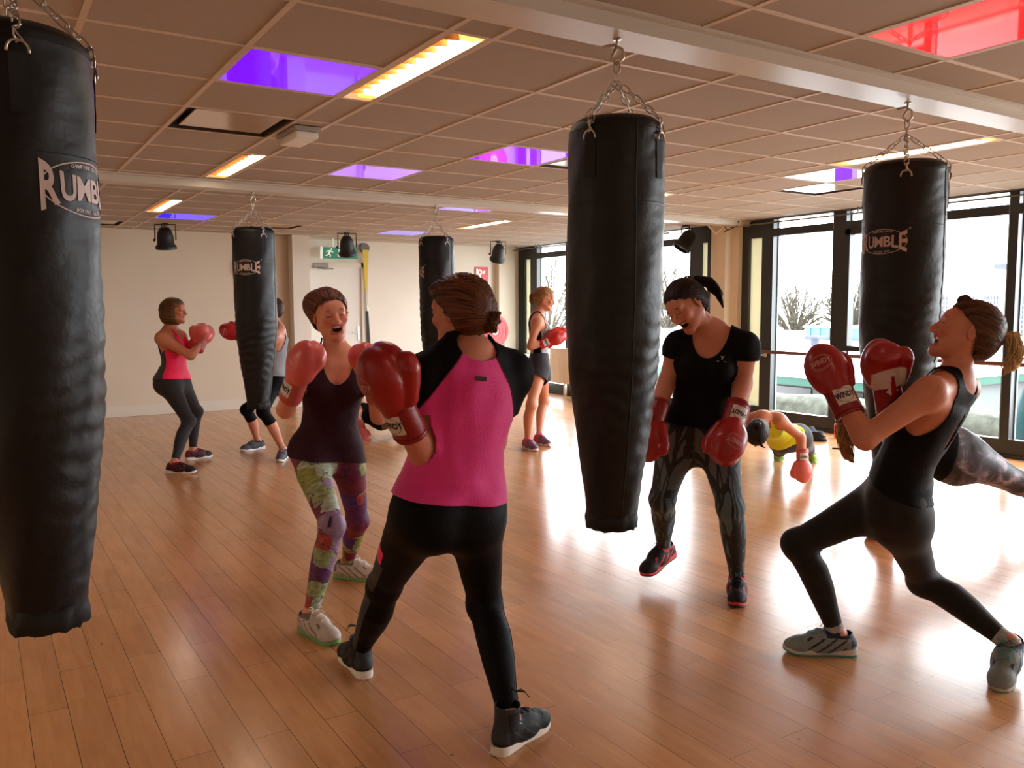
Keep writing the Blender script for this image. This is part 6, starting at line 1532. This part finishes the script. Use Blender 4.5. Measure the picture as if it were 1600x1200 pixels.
def punching_bag(x, y, top, bot, R_, label, logo=None, rot=0., hookz=2.405, seed=0, lean=(0, 0), nstrap=4, strap_rot=0., seam=None):
    t = thing('punching_bag', (x, y, bot), label, 'punching bag', 'black punching bags hung from the beams')
    rr = np.random.RandomState(seed); NS, NR = 96, 150; v = []; f = []
    hgt = top - bot
    cxy = lambda tt: (x + lean[0] * tt, y + lean[1] * tt)
    def rad(tt, a):
        r = bag_radius(tt, R_)
        # creases: strongest where the bag is struck
        amp = .0024 * (np.exp(-((tt - .62) / .2) ** 2) + .25)
        r += amp * math.sin(tt * 150 + 2.2 * math.sin(a * 2 + seed) + 1.3 * math.sin(a * 5 + tt * 20)) * (.5 + .5 * math.sin(a + seed)) + .0018 * math.sin(a * 3 + tt * 9 + seed) + .0015 * math.sin(a * 7 + tt * 33)
        if tt < .04: r += .004 * math.sin(a * 4 + .8) * (1 - tt / .04)
        return r
    for i in range(NR + 1):
        tt = i / NR; z = top - hgt * tt; cx, cy = cxy(tt)
        for k in range(NS): a = 2 * PI * k / NS; r = rad(tt, a); v.append((cx + r * math.cos(a), cy + r * math.sin(a), z + (.006 * math.sin(a * 5 + seed) if tt > .985 else 0)))
    for i in range(NR):
        for k in range(NS): f.append((i * NS + k, (i + 1) * NS + k, (i + 1) * NS + (k + 1) % NS, i * NS + (k + 1) % NS))
    o1 = len(v)
    for rf, dz in ((.8, .012), (.45, .012), (.05, .010)):
        for k in range(NS): a = 2 * PI * k / NS; v.append((x + R_ * rf * math.cos(a), y + R_ * rf * math.sin(a), top + dz))
    for k in range(NS): f.append((k, (k + 1) % NS, o1 + (k + 1) % NS, o1 + k))
    for j in range(2):
        for k in range(NS): f.append((o1 + j * NS + k, o1 + j * NS + (k + 1) % NS, o1 + (j + 1) * NS + (k + 1) % NS, o1 + (j + 1) * NS + k))
    f.append(tuple(o1 + 2 * NS + k for k in range(NS)))
    f.append(tuple(reversed([NR * NS + k for k in range(NS)])))
    link_mesh('bag_body', v, f, BAGM, t, True)
    def sp(a, z, off=0.):
        tt = (top - z) / hgt; cx, cy = cxy(tt); r = rad(tt, a) + off; return Vector((cx + r * math.cos(a), cy + r * math.sin(a), z))
    # sewn bands and the long seam
    for zz in (top - .035, top - .30):
        mb = MB(); mb.tube([sp(2 * PI * k / 60, zz, .0005) for k in range(60)], .0012, 5, True); obj('stitch_line', mb, STRAPM, t, True)
    sa = seam if seam is not None else rot + 1.2
    mb = MB(); mb.tube([sp(sa + .01 * math.sin(z * 9), z, .0006) for z in np.linspace(top - .01, bot + .02, 50)], .0026, 5); obj('side_seam', mb, STRAPM, t, True)
    mb = MB(); mb.lathe([(bag_radius(.985, R_) + .004, -.012), (bag_radius(.985, R_) + .005, .02), (bag_radius(.97, R_) + .001, .05)], (x + lean[0], y + lean[1], bot), 'z', 40)
    mb.v = [(px + .004 * math.sin(i), py + .004 * math.cos(i * 1.7), pz + .004 * math.sin(i * 2.3)) for i, (px, py, pz) in enumerate(mb.v)]
    obj('bottom_cap', mb, STRAPM, t, True)
    # hook
    hk = Vector((x, y, hookz)); mb = MB()
    mb.tube([hk + Vector((0, 0, .0)), hk - Vector((0, 0, .028))], .006, 8); mb.lathe([(.016, -.004), (.016, 0)], tuple(hk), 'z', 12)
    c = hk - Vector((0, 0, .058)); rx = Vector((.8438, -.5366, 0))
    mb.tube([c + rx * -.052 + Vector((0, 0, .028)), c + rx * -.01 + Vector((0, 0, .036)), c + rx * .02 + Vector((0, 0, .02)), c + rx * .024 - Vector((0, 0, .012)), c - Vector((0, 0, .036)), c - rx * .022 - Vector((0, 0, .012)), c - rx * .008 + Vector((0, 0, .012)), c + Vector((0, 0, .034))], .0062, 8)
    obj('hook', mb, CHR, t, True)
    j = hk - Vector((0, 0, .088)); ring = j - Vector((0, 0, .068))
    chain('chain', j + Vector((0, 0, .0)), ring, t, .06, .022, .0034)
    for k in range(nstrap):
        a = strap_rot + 2 * PI * k / nstrap
        e = sp(a, top - .075, .006); mid = sp(a, top + .004, .012)
        chain('chain', ring, mid + (mid - ring).normalized() * .0, t)
        chain('chain', mid, e + Vector((0, 0, .03)), t, .045)
        rd = Vector((math.cos(a), math.sin(a), 0)); tg = Vector((-math.sin(a), math.cos(a), 0))
        mb = MB(); mb.tube([e + tg * .024 * math.cos(q) + Vector((0, 0, 1)) * .026 * math.sin(q) + rd * .003 for q in np.linspace(-.15, PI + .15, 12)] , .0035, 6); obj('d_ring', mb, CHR, t, True)
        mb = MB(); c = e + Vector((0, 0, .04)) + rd * .002
        mb.tube([c + tg * .010 + Vector((0, 0, .022)), c - tg * .008 + Vector((0, 0, .014)), c + Vector((0, 0, 0)), c + tg * .010 - Vector((0, 0, .012)), c - tg * .004 - Vector((0, 0, .022))], .003, 6); obj('s_hook', mb, CHR, t, True)
        vv = []; ff = []
        for i in range(9):
            for w_ in (-.5, 0, .5):
                aw = a + w_ * .042 / R_; vv.append(sp(aw, top - .075 - .14 * i / 8, .0035))
        for i in range(8):
            for w_ in (0, 1): b0 = i * 3 + w_; ff.append((b0, b0 + 3, b0 + 4, b0 + 1))
        s_ = link_mesh('strap', vv, ff, STRAPM, t, True)
    if logo is not None:
        la, lz, W_ = logo; parts = []
        word = 'RUMBLE'; hs = [1.38, .98, .80, .80, .98, 1.38]; ws = [1.1, 1., 1.25, 1., .85, 1.0]; tot = sum(ws); cur = -.5
        for ch, wch in zip(word, ws):
            tv, tf = text_mesh(ch, 1., .025, 3); mn, mx = tv.min(0), tv.max(0); u = (tv - mn) / (mx - mn); wd = wch / tot
            X = cur + u[:, 0] * wd * .93; Yh = np.interp(np.abs(X), [0, .12, .30, .5], [.105, .108, .135, .235])
            parts.append((np.stack([X, (u[:, 1] - .5) * 2 * Yh], 1), tf)); cur += wd
        parts.append(ring2d(.50, .255, .012, 60))
        parts.append(arc_text('CHAMPIONS CHOICE', .052, .60, .205, True, .01, .72)); parts.append(arc_text('BOXING GEAR', .052, .60, .205, False, .01, .9))
        tv, tf = text_mesh('R', .03, .02); parts.append((tv + np.array([.535, .25]), tf)); rv, rf = ring2d(.022, .022, .004, 16); parts.append((rv + np.array([.535, .25]), rf))
        V2, F2 = merge2d(parts); P3 = []
        for (px, py) in V2:
            z = lz + py * W_; a = la + px * W_ / R_; P3.append(sp(a, z, .0022))
        # front / back winding does not matter for a flat print
        link_mesh('logo_print', np.array(P3), F2, LOGO, t)
    return t
def ang(dx, dy): return math.atan2(dy, dx)
def to_cam(x, y): return math.atan2(-y, -x)
# angle toward the camera, offset so the mark sits where the photo shows it
punching_bag(.115, 2.53, 2.085, .575, .178, 'nearest black punching bag cropped by the left edge of the photo', logo=(to_cam(.115, 2.53) + .98, 1.705, .27), seed=1, strap_rot=to_cam(.115, 2.53) + .06, seam=to_cam(.115, 2.53) - 1.9, lean=(.015, 0))
punching_bag(2.08, 2.53, 2.09, .565, .182, 'large black punching bag hanging in the middle, plain side facing the camera', seed=2, strap_rot=to_cam(2.08, 2.53) - .52, seam=to_cam(2.08, 2.53) + .42, lean=(-.012, 0))
punching_bag(3.93, 2.54, 2.10, .56, .192, 'black punching bag with pale printed logo, behind the lunging person at the right', logo=(to_cam(3.93, 2.54) - .50, 1.72, .235), seed=3, strap_rot=to_cam(3.93, 2.54) + .02, seam=to_cam(3.93, 2.54) + 1.2)
punching_bag(2.06, 7.36, 2.09, .56, .178, 'black punching bag with printed logo hanging at the rear left', logo=(to_cam(2.06, 7.36) - .45, 1.76, .25), seed=4, strap_rot=to_cam(2.06, 7.36) + .45, seam=to_cam(2.06, 7.36) + 1.2)
punching_bag(3.82, 7.36, 2.09, .56, .172, 'black punching bag at the rear, behind the person in the pink shirt', logo=(to_cam(3.82, 7.36) - 1.5, 1.76, .25), seed=5, strap_rot=to_cam(3.82, 7.36) + .6, seam=to_cam(3.82, 7.36) + 1.0)
lap('bags')
